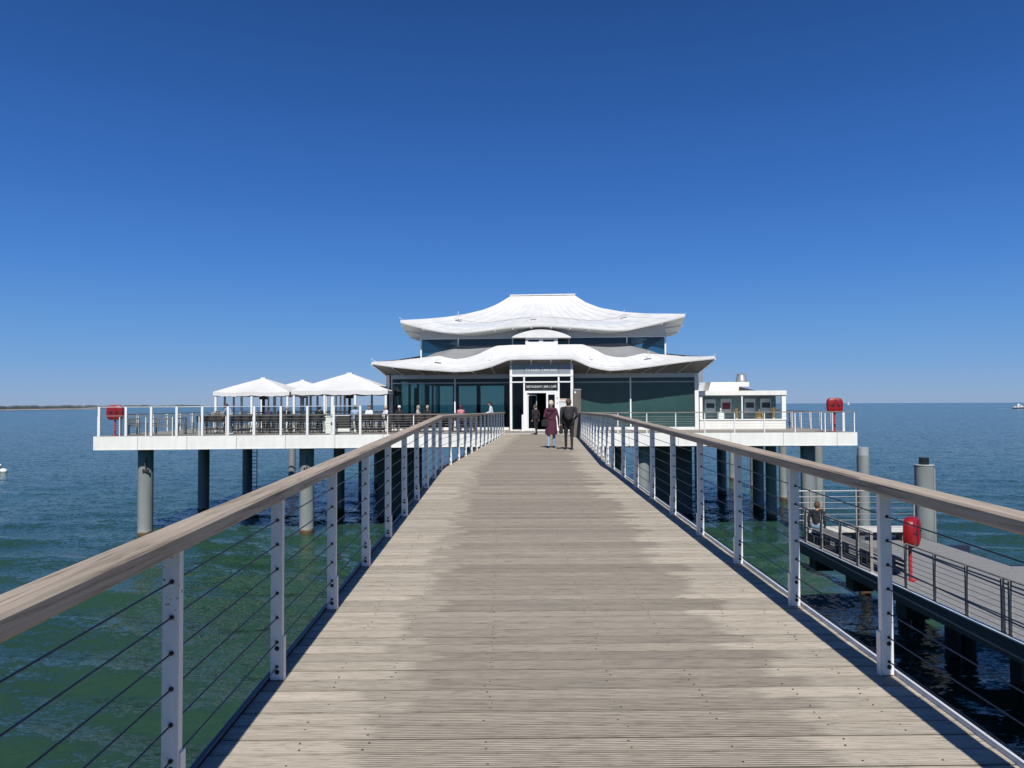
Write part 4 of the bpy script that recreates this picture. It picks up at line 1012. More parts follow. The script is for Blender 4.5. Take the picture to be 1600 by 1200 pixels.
# ------------------------------------------------------------------ lifebuoy boxes
def lifebuoy_box(loc, rz, post_h, label, sc_=1.):
    t = thing('lifebuoy_box', label, 'lifebuoy box', loc, rz, 'red lifebuoy boxes')
    def se(wd, h, n=28, p=3.6):
        out = []
        for i in range(n):
            a = 2*math.pi*i/n; c, s = math.cos(a), math.sin(a)
            out.append((math.copysign(abs(c)**(2/p), c)*wd, math.copysign(abs(s)**(2/p), s)*h))
        return out
    W, H = .44*sc_, .41*sc_; zc = post_h+H-.03
    def shell(specs, name, m_, par):
        m = MB(); n = 28; vs = []; fs = []
        for y, k in specs:
            for x, z in se(W*k, H*k): vs.append((x, y, zc+z))
        for i in range(len(specs)-1):
            for j in range(n): fs.append((i*n+j, i*n+(j+1) % n, (i+1)*n+(j+1) % n, (i+1)*n+j))
        fs += [tuple(range(n)), tuple(range((len(specs)-1)*n, len(specs)*n))]
        return m.add(vs, fs).build(name, m_, par, smooth=True)
    sh = shell([(.10, .90), (.09, .97), (.05, 1), (-.0, 1)], 'back_shell', RED, t)
    lid = shell([(-.006, 1.), (-.07, .985), (-.125, .93), (-.155, .80), (-.165, .5)], 'lid', RED, t)
    MB().box((0, -.168, zc+.0), (.075*sc_, .05, H*1.7)).build('ridge', RED, lid, bevel=.012)
    for s in (-1, 1):
        m = MB(); m.poly([(s*.07*sc_, zc-.11*sc_), (s*.07*sc_, zc+.12*sc_), (s*.20*sc_, zc+.05*sc_), (s*.27*sc_, zc-.02*sc_), (s*.20*sc_, zc-.09*sc_)], -.174, -.158)
        m.build('grip_recess', REDD, lid)
        MB().box((s*.33*sc_, -.155, zc), (.12*sc_, .02, .02)).build('hinge_line', REDD, lid)
    MB().box((0, -.06, zc-H*.93), (W*1.25, .13, .07)).build('drain_lip', REDD, t, bevel=.01)
    MB().tube([(0, .03, 0), (0, .03, post_h+.1)], .05*sc_, 14).build('post', REDP, t, smooth=True)
    MB().box((0, .03, .012), (.24, .24, .024)).build('base_plate', REDP, t)
    return t
x = XY(183, 41.3); lifebuoy_box((x, 41.1, PD), R(6), .90, 'red lifebuoy box on a red post at the left corner of the terrace', 1.02)
x = XY(1303, 41.6); lifebuoy_box((x, 41.5, PD), R(-6), 1.12, 'red lifebuoy box on a red post at the right corner of the terrace', 1.02)

# ------------------------------------------------------------------ display kiosk on the right terrace
def kiosk():
    y0 = 46.4; x0, x1 = XY(1093, y0), XY(1228, y0); D = 3.2
    Z = lambda v, y=y0: ZY(v, y, 1160)-PD
    t = thing('display_kiosk', 'low white flat-roofed display kiosk with a glazed showcase on the right terrace', 'kiosk', ((x0+x1)/2, y0, PD))
    cx = (x0+x1)/2; W = x1-x0
    zr, zt, zb = Z(610.5), Z(617), Z(655.5)
    def vb(name, a, b_, z0, z1, ya, yb_, m_, par=t, bevel=0.): return MB().box(((a+b_)/2-cx, (ya+yb_)/2, (z0+z1)/2), (b_-a, yb_-ya, z1-z0)).build(name, m_, par, bevel=bevel)
    vb('roof_slab', x0-.05, x1+.02, zt-.02, zr, -.1, D, WHITE2, bevel=.01)
    vb('roof_shadow_gap', x0, x1, zt-.06, zt-.02, -.0, D-.05, FRAME_GREY)
    vb('base_panel', x0, x1-.02, 0, zb, -.02, D-.05, WHITE2, bevel=.008)
    u = [1093, 1097.5, 1158.5, 1160.5, 1221.5, 1228]; xs = [XY(q, y0) for q in u]
    vb('corner_post', xs[0], xs[1], zb, zt-.06, -.03, .15, WHITE); vb('corner_post', xs[4], xs[5], zb, zt-.06, -.03, .15, WHITE)
    vb('mullion', xs[2], xs[3], zb, zt-.06, -.02, .08, WHITE)
    vb('sill', x0, x1, zb-.03, zb+.03, -.07, .2, WHITE)
    for a, b_ in ((xs[1], xs[2]), (xs[3], xs[4])): vb('pane', a, b_, zb+.03, zt-.06, .03, .04, GLASS)
    vb('side_pane', x1-.05, x1-.04, zb+.03, zt-.06, .15, D-.2, GLASS)
    vb('shelf', x0+.1, x1-.1, zb-.02, zb+.01, .2, 1.4, WHITE)
    vb('back_wall', x0+.05, x1-.1, zb, zt-.06, 1.45, 1.5, mat_case)
    vb('side_wall', x0+.02, x0+.1, zb, zt-.06, .16, D-.9, FRIEZE)
    posters = []
    for u0, u1, v0, v1, art in ((1101, 1118, 624, 645, POSTK), (1126, 1143, 623, 645, POSTR), (1163, 1180, 623, 645, POSTK), (1188, 1205, 623, 645, POSTK)):
        yq = y0+1.05; a, b_ = XY(u0, yq), XY(u1, yq); zz0, zz1 = ZY(v1, yq, 1160)-PD, ZY(v0, yq, 1160)-PD
        p = vb('poster', a, b_, zz0, zz1, 1.03, 1.06, POSTER)
        vb('poster_picture', a+(b_-a)*.15, b_-(b_-a)*.12, zz0+.12+(.12 if art is POSTR else .2), zz1-.25, 1.015, 1.029, art, p)
    # roof plant
    m = MB(); y1 = 1.3
    a, b_ = XY(1111, y0+1.3)-cx, XY(1171, y0+1.3)-cx; zq0, zq1 = zr, ZY(597, y0+1.3, 1140)-PD
    m.poly([(a-.15, zq0), (XY(1155, y0+1.3)-cx, zq0), (XY(1155, y0+1.3)-cx, zq1-.3), (b_, zq1-.3), (b_, zq1), (a, zq1)], 1.3, 2.6); m.build('roof_box', WHITE2, t)
    vb('roof_wall', x0-.05, XY(1112, y0+2.4), zr, zq1+.02, 2.7, 3.1, FRIEZE)
    m = MB(); m.poly([(XY(1157, y0+1)-cx, zr), (XY(1184, y0+1)-cx, zr), (XY(1157, y0+1)-cx, zr+.26)], 1.0, 1.25); m.build('dark_flap', WICKER, t)
    xs_ = XY(1159, y0+2)-cx; k = (y0+2)/FPX
    zc0 = zq1
    MB().lathe([(8.8*k, 0), (8.8*k, 2.6*k), (8.2*k, 4.4*k), (6.6*k, 11*k), (6.8*k, 11.2*k), (6.8*k, 13.4*k), (6.2*k, 13.6*k)], 28, (xs_, 2.0, zc0)).build('exhaust_cowl', COWL, t, smooth=True)
    return t, y0, zb, cx
mat_case = mat('showcase_back', (.24, .33, .34), .5, .2, 1.5)
kt, KY, KZB, KCX = kiosk()
def figurine(u, v0, v1, m_, label, kind):
    y = KY+.7; x = XY(u, y); h = ZY(v0, y, u)-ZY(v1, y, u)
    t = thing('figurine', label, 'figurine', (x, y, PD+KZB+.012), 0, 'figurines in the kiosk showcase')
    if kind == 'bust':
        MB().box((0, 0, h*.28), (h*.5, h*.45, h*.56)).build('plinth', STONEW, t, bevel=.01)
        b = MB(); b.lathe([(.20*h, 0), (.19*h, .06*h), (.07*h, .14*h), (.065*h, .2*h)], 14, (0, 0, h*.56)); b.build('shoulders', m_, t, smooth=True)
        MB().ell((0, 0, h*.88), (.085*h, .1*h, .12*h)).build('head', m_, t, smooth=True)
    elif kind == 'sit':
        b = MB(); b.lathe([(.5*h, 0), (.52*h, .10*h), (.42*h, .22*h), (.24*h, .30*h), (.23*h, .55*h), (.27*h, .62*h), (.1*h, .7*h)], 18, sy=.7); b.build('body', m_, t, smooth=True)
        MB().ell((0, 0, h*.84), (.12*h, .12*h, .15*h)).build('head', m_, t, smooth=True)
        MB().lathe([(.5*h, 0), (.55*h, .05*h), (.5*h, .07*h)], 18, (0, 0, -.0), sy=.75).build('base', m_, t)
        for s in (-1, 1): MB().tube([(s*.24*h, 0, .6*h), (s*.36*h, -.1*h, .38*h), (s*.08*h, -.28*h, .3*h)], [.075*h, .07*h, .05*h], 8).build('arm', m_, t, smooth=True)
    else:
        b = MB(); b.lathe([(.19*h, 0), (.17*h, .04*h), (.12*h, .1*h), (.15*h, .45*h), (.11*h, .55*h), (.16*h, .74*h), (.06*h, .82*h)], 14, sy=.8); b.build('body', m_, t, smooth=True)
        MB().ell((0, 0, h*.9), (.075*h, .08*h, .1*h)).build('head', m_, t, smooth=True)
        for s in (-1, 1): MB().tube([(s*.14*h, 0, .74*h), (s*.2*h, -.04*h, .5*h), (s*.08*h, -.14*h, .48*h)], [.045*h, .04*h, .03*h], 7).build('arm', m_, t, smooth=True)
figurine(1126, 637, 654.5, STONEW, 'small white bust on a white plinth in the left half of the kiosk window', 'bust')
figurine(1151, 634, 654.5, GOLD, 'slim golden standing figurine left of the kiosk window mullion', 'stand')
figurine(1186, 639, 654.5, GOLD, 'seated golden figurine in the right half of the kiosk window', 'sit')
figurine(1209, 632, 654.5, GOLD, 'dark gold standing figurine by the right end of the kiosk window', 'stand')

def bicycle():
    y = 48.2; x = XY(1233.5, y)
    t = thing('bicycle', 'dark bicycle parked by the right end of the display kiosk', 'bicycle', (x, y, PD), R(68))
    r = .33
    for wx in (-.52, .52):
        wh = MB().tube([(wx+math.cos(a)*r, 0, r+.02+math.sin(a)*r) for a in np.linspace(0, 2*math.pi, 25)], .022, 6).build('wheel', RUBBER, t, smooth=True)
        sp = MB()
        for k in range(8): a = k*math.pi/8; sp.tube([(wx-math.cos(a)*r, 0, r+.02-math.sin(a)*r), (wx+math.cos(a)*r, 0, r+.02+math.sin(a)*r)], .003, 4)
        sp.build('spokes', STEELB, wh)
    f = MB()
    for a, b_ in (((-.52, 0, .35), (-.15, 0, .33)), ((-.15, 0, .33), (-.28, 0, .85)), ((-.52, 0, .35), (-.25, 0, .75)), ((-.15, 0, .33), (.36, 0, .78)), ((-.25, 0, .75), (.34, 0, .88)), ((.33, 0, .98), (.52, 0, .35))): f.tube([a, b_], .02, 7)
    f.build('frame', BLACK, t)
    MB().ell((-.30, 0, .93), (.13, .07, .04)).build('saddle', RUBBER, t, smooth=True)
    MB().tube([(.25, -.28, 1.05), (.33, -.1, 1.03), (.33, .1, 1.03), (.25, .28, 1.05)], .014, 7).build('handlebar', BLACK, t)
    MB().tube([(-.15, -.1, .33), (-.15, .1, .33)], .05, 10).build('crank', STEEL, t)
bicycle()

# ------------------------------------------------------------------ terrace furniture
def garden_bench(x, y, rz, wd, label, slat_h=.42):
    t = thing('garden_bench', label, 'bench', (x, y, PD), rz, 'grey garden seats on the left terrace')
    st = MB()
    for k in range(5): st.box((0, -.2+k*.1, .44), (wd, .08, .025))
    st.build('seat', DWOOD, t)
    b = MB(); b.box((0, .29, .92), (wd, .04, .07)); b.box((0, .26, .52), (wd, .04, .05))
    n = int(wd/.13)
    for k in range(n): b.box((-wd/2+.08+(wd-.16)*k/(n-1), .275, .72), (.05, .02, .36))
    b.build('backrest', DWOOD, t)
    for s in (-1, 1):
        MB().box((s*(wd/2-.03), -.23, .31), (.06, .06, .62)).build('leg', DWOOD, t)
        MB().box((s*(wd/2-.03), .28, .46), (.06, .06, .92)).build('leg', DWOOD, t)
        MB().box((s*(wd/2-.03), 0, .64), (.07, .62, .035)).build('armrest', DWOOD, t)
    return t
garden_bench(XY(217, 42.3), 42.3, R(150), 1.0, 'grey wooden armchair turned sideways, nearest the left red lifebuoy box')
garden_bench(XY(258, 42.2), 42.2, R(176), 1.35, 'grey wooden slatted bench with its back to the glass screen, middle of the garden seats')
garden_bench(XY(290, 42.7), 42.7, R(70), .75, 'grey wooden armchair seen from the side, next to the first high table')

def high_table(x, y, label, wd=1.5):
    t = thing('high_table', label, 'table', (x, y, PD), 0, 'high bar tables along the glass screen')
    top = MB()
    for k in range(6): top.box((0, -.31+k*.125, 1.08), (wd, .115, .035))
    top.build('table_top', TOPW, t)
    for sx in (-1, 1):
        for sy in (-1, 1): MB().box((sx*(wd/2-.12), sy*.28, .53), (.075, .075, 1.06)).build('leg', BWOOD, t)
        MB().box((sx*(wd/2-.12), 0, .25), (.05, .5, .06)).build('stretcher', BWOOD, t)
    MB().box((0, 0, .25), (wd-.3, .05, .05)).build('stretcher', BWOOD, t)
    return t
def bar_stool():
    t = thing('bar_stool', '', 'bar stool', (0, 0, 0), 0, 'dark wicker bar stools at the high tables')
    m = MB(); rows = []
    for z, k in ((.70, .8), (.74, .95), (.82, 1.0), (.98, 1.04), (1.12, 1.0)):
        r = []
        for i in range(13):
            a = math.pi*(-.12)+math.pi*1.24*i/12; r.append((math.cos(a)*.275*k, math.sin(a)*.25*k, z if i not in (0, 12) else min(z, .9)))
        rows.append(r)
    m.grid(rows); m.grid([[(x*.9, y*.9, z) for x, y, z in r] for r in rows][::-1]); m.build('backrest', WICKER, t, smooth=True)
    MB().lathe([(.2, .68), (.22, .70), (.22, .75), (.19, .77)], 16).build('seat', WICKER, t, smooth=True)
    for sx in (-1, 1):
        for sy in (-1, 1): MB().tube([(sx*.14, sy*.14, .70), (sx*.21, sy*.21, 0)], .016, 6).build('leg', STEEL, t)
    MB().tube([(math.cos(a)*.245, math.sin(a)*.245, .28) for a in np.linspace(0, 6.283, 17)], .012, 5).build('foot_ring', STEEL, t)
    return t
ORD = ['first', 'second', 'third', 'fourth', 'fifth', 'sixth', 'seventh', 'eighth']
tabs = [(337, 43.2), (392, 43.4), (436, 43.3), (484, 43.4), (577, 43.3), (626, 43.6), (672, 43.6), (724, 43.8)]
extra = ['under a heap of folded blankets', 'behind the leaning man in blue', 'with the guest in the purple top', 'left of the white service counter',
         'right of the white service counter', 'left of the walkway, nearest the drainpipe corner', 'with the two grey haired guests', 'nearest the entrance, with the guest in pink']
stool0 = None
for i, (u, y) in enumerate(tabs):
    x = XY(u, y); high_table(x, y, 'wooden high table %s, %s from the left' % (extra[i], ORD[i]))
    for j, (dx, dy, rz) in enumerate(((-.52, -.66, 180), (0, -.62, 180), (.52, -.64, 180), (-.52, .66, 0), (0, .62, 0), (.52, .64, 0))):
        lab = 'dark wicker bar stool at the %s high table from the left, %s side, %s' % (ORD[i], 'near' if dy < 0 else 'far', 'left' if dx < 0 else ('middle' if dx == 0 else 'right'))
        loc = (x+dx+random.gauss(0, .04), y+dy, PD); a = R(rz+random.gauss(0, 12))
        if stool0 is None:
            stool0 = bar_stool(); stool0.location = loc; stool0.rotation_euler = (0, 0, a); stool0['label'] = lab
        else: dup(stool0, loc, a, lab)
def blankets():
    u, y = 340, 43.1; t = thing('blanket_pile', 'heap of pale folded blankets and a bag on the first high table', 'blankets', (XY(u, y), y, PD+1.098))
    cs = [mat('blanket_cream', (.45, .42, .36), .9, .2, 8, bump=.4), mat('blanket_grey', (.25, .24, .22), .9, .3, 8, bump=.4)]
    for k, (dx, h, wd) in enumerate(((-.25, .16, .3), (.02, .26, .28), (.27, .17, .26))):
        m = MB()
        for q in range(3): m.ell((dx+random.gauss(0, .015), 0, h*(q+.5)/3), (wd/2, .18, h/3*.62), 12, 6)
        m.build('blanket', cs[k % 2], t, smooth=True)
blankets()
def counter():
    y = 43.0; x = XY(517, y)
    t = thing('service_counter', 'white louvred service cabinet between the high tables', 'cabinet', (x, y, PD))
    MB().box((0, 0, .48), (.5, .5, .96)).build('body', WHITE, t, bevel=.01)
    for k in range(5): MB().box((0, -.255, .16+k*.16), (.44, .015, .12)).build('louvre', WHITE2, t)
    MB().box((0, 0, .985), (.58, .58, .04)).build('top', WHITE, t)
    y2 = 43.9; x2 = XY(534, y2)
    t2 = thing('drinks_cabinet', 'dark low cabinet with a white bottom shelf beside the tall white post', 'cabinet', (x2, y2, PD))
    MB().box((0, 0, .62), (1.0, .5, .75)).build('body', WICKER, t2); MB().box((0, -.02, .16), (1.04, .52, .18)).build('bottom_shelf', WHITE, t2, bevel=.01)
    MB().box((0, 0, 1.02), (1.05, .56, .04)).build('top', WHITE, t2)
counter()

# ------------------------------------------------------------------ jetty on the right, lower than the walkway
JZ = CZ-4.6; JX0, JX1, JY1, JYN = 9.88, 14.15, 25.3, 20.6
jet = thing('jetty', 'low grey planked jetty with a steel railing beside the walkway', 'jetty')
def build_jetty():
    m = MB(); y = 6.0
    while y < JY1-.02:
        x1 = JX1 if y > JYN else 24.
        m.box(((JX0+x1)/2, y, JZ-.02+random.gauss(0, .001)), (x1-JX0, .137, .04)); y += .145
    m.build('planks', PLANK3, jet, kind='stuff')
    MB().box((JX0-.05, (6+JY1)/2, JZ-.19), (.10, JY1-6, .36)).build('edge_girder', GIRDER, jet)
    MB().box((JX0-.055, (6+JY1)/2, JZ+.02), (.12, JY1-6, .03)).build('kerb', EDGEW, jet)
    MB().box(((JX0+JX1)/2, JY1+.04, JZ-.19), (JX1-JX0+.1, .1, .36)).build('edge_girder', GIRDER, jet)
    MB().box((JX1+.05, (JYN+JY1)/2, JZ-.19), (.10, JY1-JYN, .36)).build('edge_girder', GIRDER, jet)
    MB().box(((JX1+24)/2, JYN+.12, JZ-.19), (24-JX1, .1, .36)).build('edge_girder', GIRDER, jet)
    sl_ = MB()
    for y in (9, 12, 15, 18, 21, 24): sl_.box((12.5, y, JZ-.25), (5.2, .25, .35))
    sl_.build('cross_beam', GIRDER, jet)
    for y in (10.6, 14.2, 18.8, 21.6, 24.2):
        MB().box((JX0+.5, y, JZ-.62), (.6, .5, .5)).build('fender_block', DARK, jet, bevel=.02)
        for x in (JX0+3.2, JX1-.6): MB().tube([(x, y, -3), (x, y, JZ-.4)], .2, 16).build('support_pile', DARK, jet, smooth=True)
build_jetty()
def jetty_railing():
    t = thing('railing', 'grey steel jetty railing with thin wires facing the walkway', 'railing')
    h = 1.08; pm = MB(); pm.box((0, -.018, h/2), (.075, .014, h)); pm.box((0, .018, h/2), (.075, .014, h)); pm.box((0, 0, .01), (.12, .1, .02)); PM = pm.mesh('post', RAILSTEEL)
    x = JX0+.0
    ya = [6.5+1.22*i for i in range(11)]; yb = [19.87, 20.65, 21.7, 23.0, 24.2, 25.1]
    ya = [y for y in ya if y < 18.6]+[]
    ya = [8.4, 9.6, 10.8, 12.1, 13.3, 14.4, 14.62, 15.76, 16.93, 18.15]
    for y in ya+yb: put('post', PM, t, (x, y, JZ+.03))
    for grp, hh in ((ya, h), (yb, h)):
        a, b_ = grp[0], grp[-1]
        MB().tube([(x, a, JZ+.03+hh), (x, b_, JZ+.03+hh)], .024, 8).build('top_rail', RAILSTEEL, t, smooth=True)
        MB().tube([(x, a, JZ+.03+hh-.10), (x, b_, JZ+.03+hh-.10)], .02, 8).build('top_rail', RAILSTEEL, t, smooth=True)
        for k in range(7):
            z = JZ+.13+k*.12; MB().tube([(x, a, z), (x, b_, z)], .0055, 5).build('cable', STEEL, t)
        MB().tube([(x, a, JZ+.36), (x, b_, JZ+.36)], .016, 6).build('mid_rail', RAILSTEEL, t, smooth=True)
    # slatted bench side behind the far length
    t2 = thing('railing', 'steel wire railing across the far end of the jetty behind the bench', 'railing')
    yE = JY1-.05
    us = [1264, 1285, 1335, 1425]
    P_ = [XY(u, yE) for u in us]
    h2 = 1.62
    for xx in P_: MB().box((xx, yE, JZ+h2/2), (.05, .04, h2)).build('post', RAILSTEEL, t2)
    for k in range(6):
        z = JZ+h2-.05-k*.2; MB().tube([(P_[0]-.4, yE, z), (P_[-1]+.05, yE, z)], .010 if k else .022, 6).build('cable' if k else 'top_rail', STEELB, t2)
jetty_railing()
def jetty_bench():
    y = 24.55; xa, xb = XY(1256, y), XY(1421, y)
    t = thing('bench', 'long pale concrete bench across the far end of the jetty', 'bench', ((xa+xb)/2, y, JZ))
    W = xb-xa; zt = ZY(824, y, 1350)-JZ
    MB().box((0, 0, zt-.06), (W, .55, .13)).build('seat', mat('bench_pale', (.55, .53, .48), .6, .15, 2.), t, bevel=.015)
    MB().box((0, .05, zt-.19), (W-.1, .4, .12)).build('under_beam', GIRDER, t)
    for s in (-.42, 0, .42): MB().box((s*W, .05, (zt-.25)/2), (.25, .4, zt-.25)).build('leg', CONC, t)
    # long side bench parallel with the railing
    t2 = thing('bench', 'long low slatted bench along the jetty railing, beside the seated person', 'bench', (JX0+.45, 21.9, JZ))
    for k in range(3): MB().box((-.16+k*.16, 0, .44), (.14, 4.6, .04)).build('slat', DWOOD, t2)
    for k in range(3): MB().box((.30, 0, .12+k*.12), (.03, 4.6, .07)).build('side_slat', DWOOD, t2)
    for yy in (-2, -.7, .7, 2): MB().box((0, yy, .21), (.4, .08, .42)).build('leg', STEEL, t2)
    return zt
BZ = jetty_bench()
def jetty_box():
    p = PY(1425, 907, 19.0)
    lifebuoy_box((p[0], 19.0, JZ), R(47), .92, 'red lifebuoy box on a red post standing on the jetty', .92)
jetty_box()
def dolphin(u, y, r, v_top, label, kind):
    x = XY(u, y); zt = ZY(v_top, y, u)
    t = thing('mooring_pile', label, 'mooring pile', (x, y, 0), 0, 'mooring piles in the water')
    MB().tube([(0, 0, -3), (0, 0, zt-.0)], r, 28).build('shaft', PILE, t, smooth=True)
    if kind == 'box':
        MB().tube([(0, 0, zt), (0, 0, zt+.03)], r+.02, 28).build('cap', FRAME_GREY, t, smooth=True)
        MB().box((.0, 0, zt+.15), (.24, .24, .26)).build('top_box', BLACK, t, bevel=.01)
        MB().box((r*.75, -r*.7, zt/2+.2), (.05, .05, zt-.6)).build('guide_rail', RAILSTEEL, t)
    elif kind == 'plate':
        MB().tube([(0, 0, zt), (0, 0, zt+.30)], r*.93, 28).build('cap', mat('cap_grey', (.36, .38, .40), .5, .1, 2), t, smooth=True)
    return t
dolphin(1442, 26.0, .31, 727, 'thick grey mooring pile with a black box on top at the jetty corner', 'box')
dolphin(1347, 28.0, .22, 711, 'slimmer grey mooring pile behind the jetty bench with a paler cap', 'plate')
ORD2 = ['nearest the platform corner', 'second nearest in its row', 'third nearest in its row', 'furthest out in its row']
dolphin(456.5, 72.3, .34, 690, 'pale slim mooring pile glimpsed beyond the underside of the left terrace', '')
for (u, y), o_ in zip(((1277, 49.3), (1222, 54.5), (1176, 62.6), (1143, 69.4)), ORD2):
    dolphin(u, y, .28 if u != 1277 else .3, 690, 'pale slim mooring pile with a rusty foot, '+o_, '')

# ------------------------------------------------------------------ boats and buoys
def motorboat():
    y = 780.; p = PY(1593, 640, y)
    t = thing('motorboat', 'white cabin motorboat with a dark hull speeding along far out on the right', 'boat', (p[0], y, 0), R(0))
    k = 20/30.
    # hull: bow to the right
    st = [(-7., 1.9, 1.3), (-3, 2.1, 1.4), (2, 2.0, 1.6), (6, 1.3, 1.9), (8.6, .08, 2.2)]
    rows = [[(x*k*1.5, s*b_*k*f, z) for s, f, z in ((-1, 1, h), (-1, .8, .1), (-.3, .5, -.4), (.3, .5, -.4), (1, .8, .1), (1, 1, h))] for x, b_, h in st]
    hull = MB().grid(rows); hull.add([r for r in rows[0]], [tuple(range(6))]); hull.build('hull', NAVY, t)
    dk = MB().grid([[r[0], r[5]] for r in rows]); dk.build('deck', WHITE, t)
    gun = MB()
    for s in (0, 5): gun.tube([(r[s][0], r[s][1], r[s][2]+.1) for r in rows], .16, 6)
    gun.build('gunwale', WHITE, t)
    cab = MB(); cab.poly([(-3, 1.3), (4, 1.5), (2.4, 2.9), (.8, 3.9), (-2.6, 3.9)], -1.2, 1.2); cab.build('cabin', WHITE, t, bevel=.1)
    win = MB(); win.poly([(-1.6, 2.4), (1.6, 2.4), (.8, 3.3), (-1.6, 3.3)], -1.22, 1.22); win.build('cabin_window', BLACK, t)
    MB().box((-5.4, 0, 1.9), (1.6, 2.2, 1.2)).build('aft_seat', WHITE, t, bevel=.2)
    MB().poly([(-2.2, 3.9), (.2, 3.9), (-.6, 5.2), (-1.6, 5.2)], -.7, .7).build('flybridge', WHITE, t, bevel=.1)
    MB().tube([(-1, 0, 5.2), (-1, 0, 7.0)], .06, 6).build('mast', STEEL, t)
    f = MB(); f.grid([[(-24+i*2.2, j*(1.2+abs(i-4)*.08), .05+.12*random.random()*(1-abs(j)*.5)) for j in (-1, -.5, 0, .5, 1)] for i in range(17)])
    tag(f.build('wake', mat('foam', (.55, .6, .62), .8, .3, 2), None, (p[0], y, 0)), 'thin pale wake trailing behind the motorboat', None, None, 'stuff')
motorboat()
def buoy(u, v, r, label, lean):
    Y = 0; d = ray(u, v); kk = (0.05-CZ)/d[2]; p = CAM+d*kk
    t = thing('buoy', label, 'buoy', (p[0], p[1], 0.0), 0, 'white buoys')
    b = MB(); b.ell((0, 0, .08*r/.2), (r, r, r*.72), 20, 12); b.build('float', WHITE, t, smooth=True).rotation_euler = (0, lean, 0)
    MB().tube([(math.sin(lean)*r*.6, 0, r*.9), (math.sin(lean)*r*.9, 0, r*1.25)], r*.12, 8).build('ring', STEEL, t)
buoy(5.2, 737, .38, 'round white buoy floating at the left edge', .25)
buoy(-1, 728.5, .28, 'small white buoy mostly beyond the left edge', -.2)
def far_sail():
    y = 2600; p = PY(1326, 640, y); t = thing('sailboat', 'tiny white sailboat on the horizon right of the red lifebuoy box', 'sailboat', (p[0], y, 0))
    MB().grid([[(-4, -1, 1.2), (-4, 1, 1.2)], [(3, -1, 1.4), (3, 1, 1.4)], [(5, -.05, 1.8), (5, .05, 1.8)]]).build('deck', WHITE, t)
    MB().poly([(-4, 1.2), (5, 1.8), (3.5, -.4), (-3.4, -.4)], -1, 1).build('hull', WHITE, t)
    MB().poly([(-3.4, 2), (.8, 2), (.8, 11)], -.06, .06).build('sail', WHITE, t); MB().tube([(.9, 0, 1), (.9, 0, 11.4)], .1, 6).build('mast', STEEL, t)
far_sail()

# ------------------------------------------------------------------ people
CL = {}
def cloth(name, c, r=.85):
    if name not in CL: CL[name] = mat(name, c, r, .18, 9., bump=.25)
    return CL[name]
HAIRG = cloth('hair_grey', (.34, .31, .28)); HAIRB = cloth('hair_dark', (.02, .015, .012)); HAIRL = cloth('hair_fair', (.50, .44, .33)); HAIRM = cloth('hair_brown', (.09, .055, .035))
BLK = cloth('cloth_black', (.014, .014, .016)); NVY = cloth('cloth_navy', (.02, .025, .05)); WHT = cloth('cloth_white', (.72, .74, .78)); BLU = cloth('cloth_light_blue', (.33, .42, .58))
JEAN = cloth('denim_light', (.23, .33, .46)); JEAND = cloth('denim_dark', (.045, .065, .11)); BURG = cloth('cloth_burgundy', (.075, .016, .036)); PINK = cloth('cloth_pink', (.55, .20, .22)); PURP = cloth('cloth_purple', (.06, .045, .12))
GRY = cloth('cloth_grey', (.14, .14, .15)); SHOEW = cloth('shoe_white', (.70, .70, .68), .6); SHOEB = cloth('shoe_black', (.012, .012, .013), .5); EYE = cloth('eye_dark', (.02, .015, .012), .3); LIP = cloth('lip', (.33, .10, .09), .5)
SKIRT = cloth('cloth_dark_inner', (.02, .02, .032))

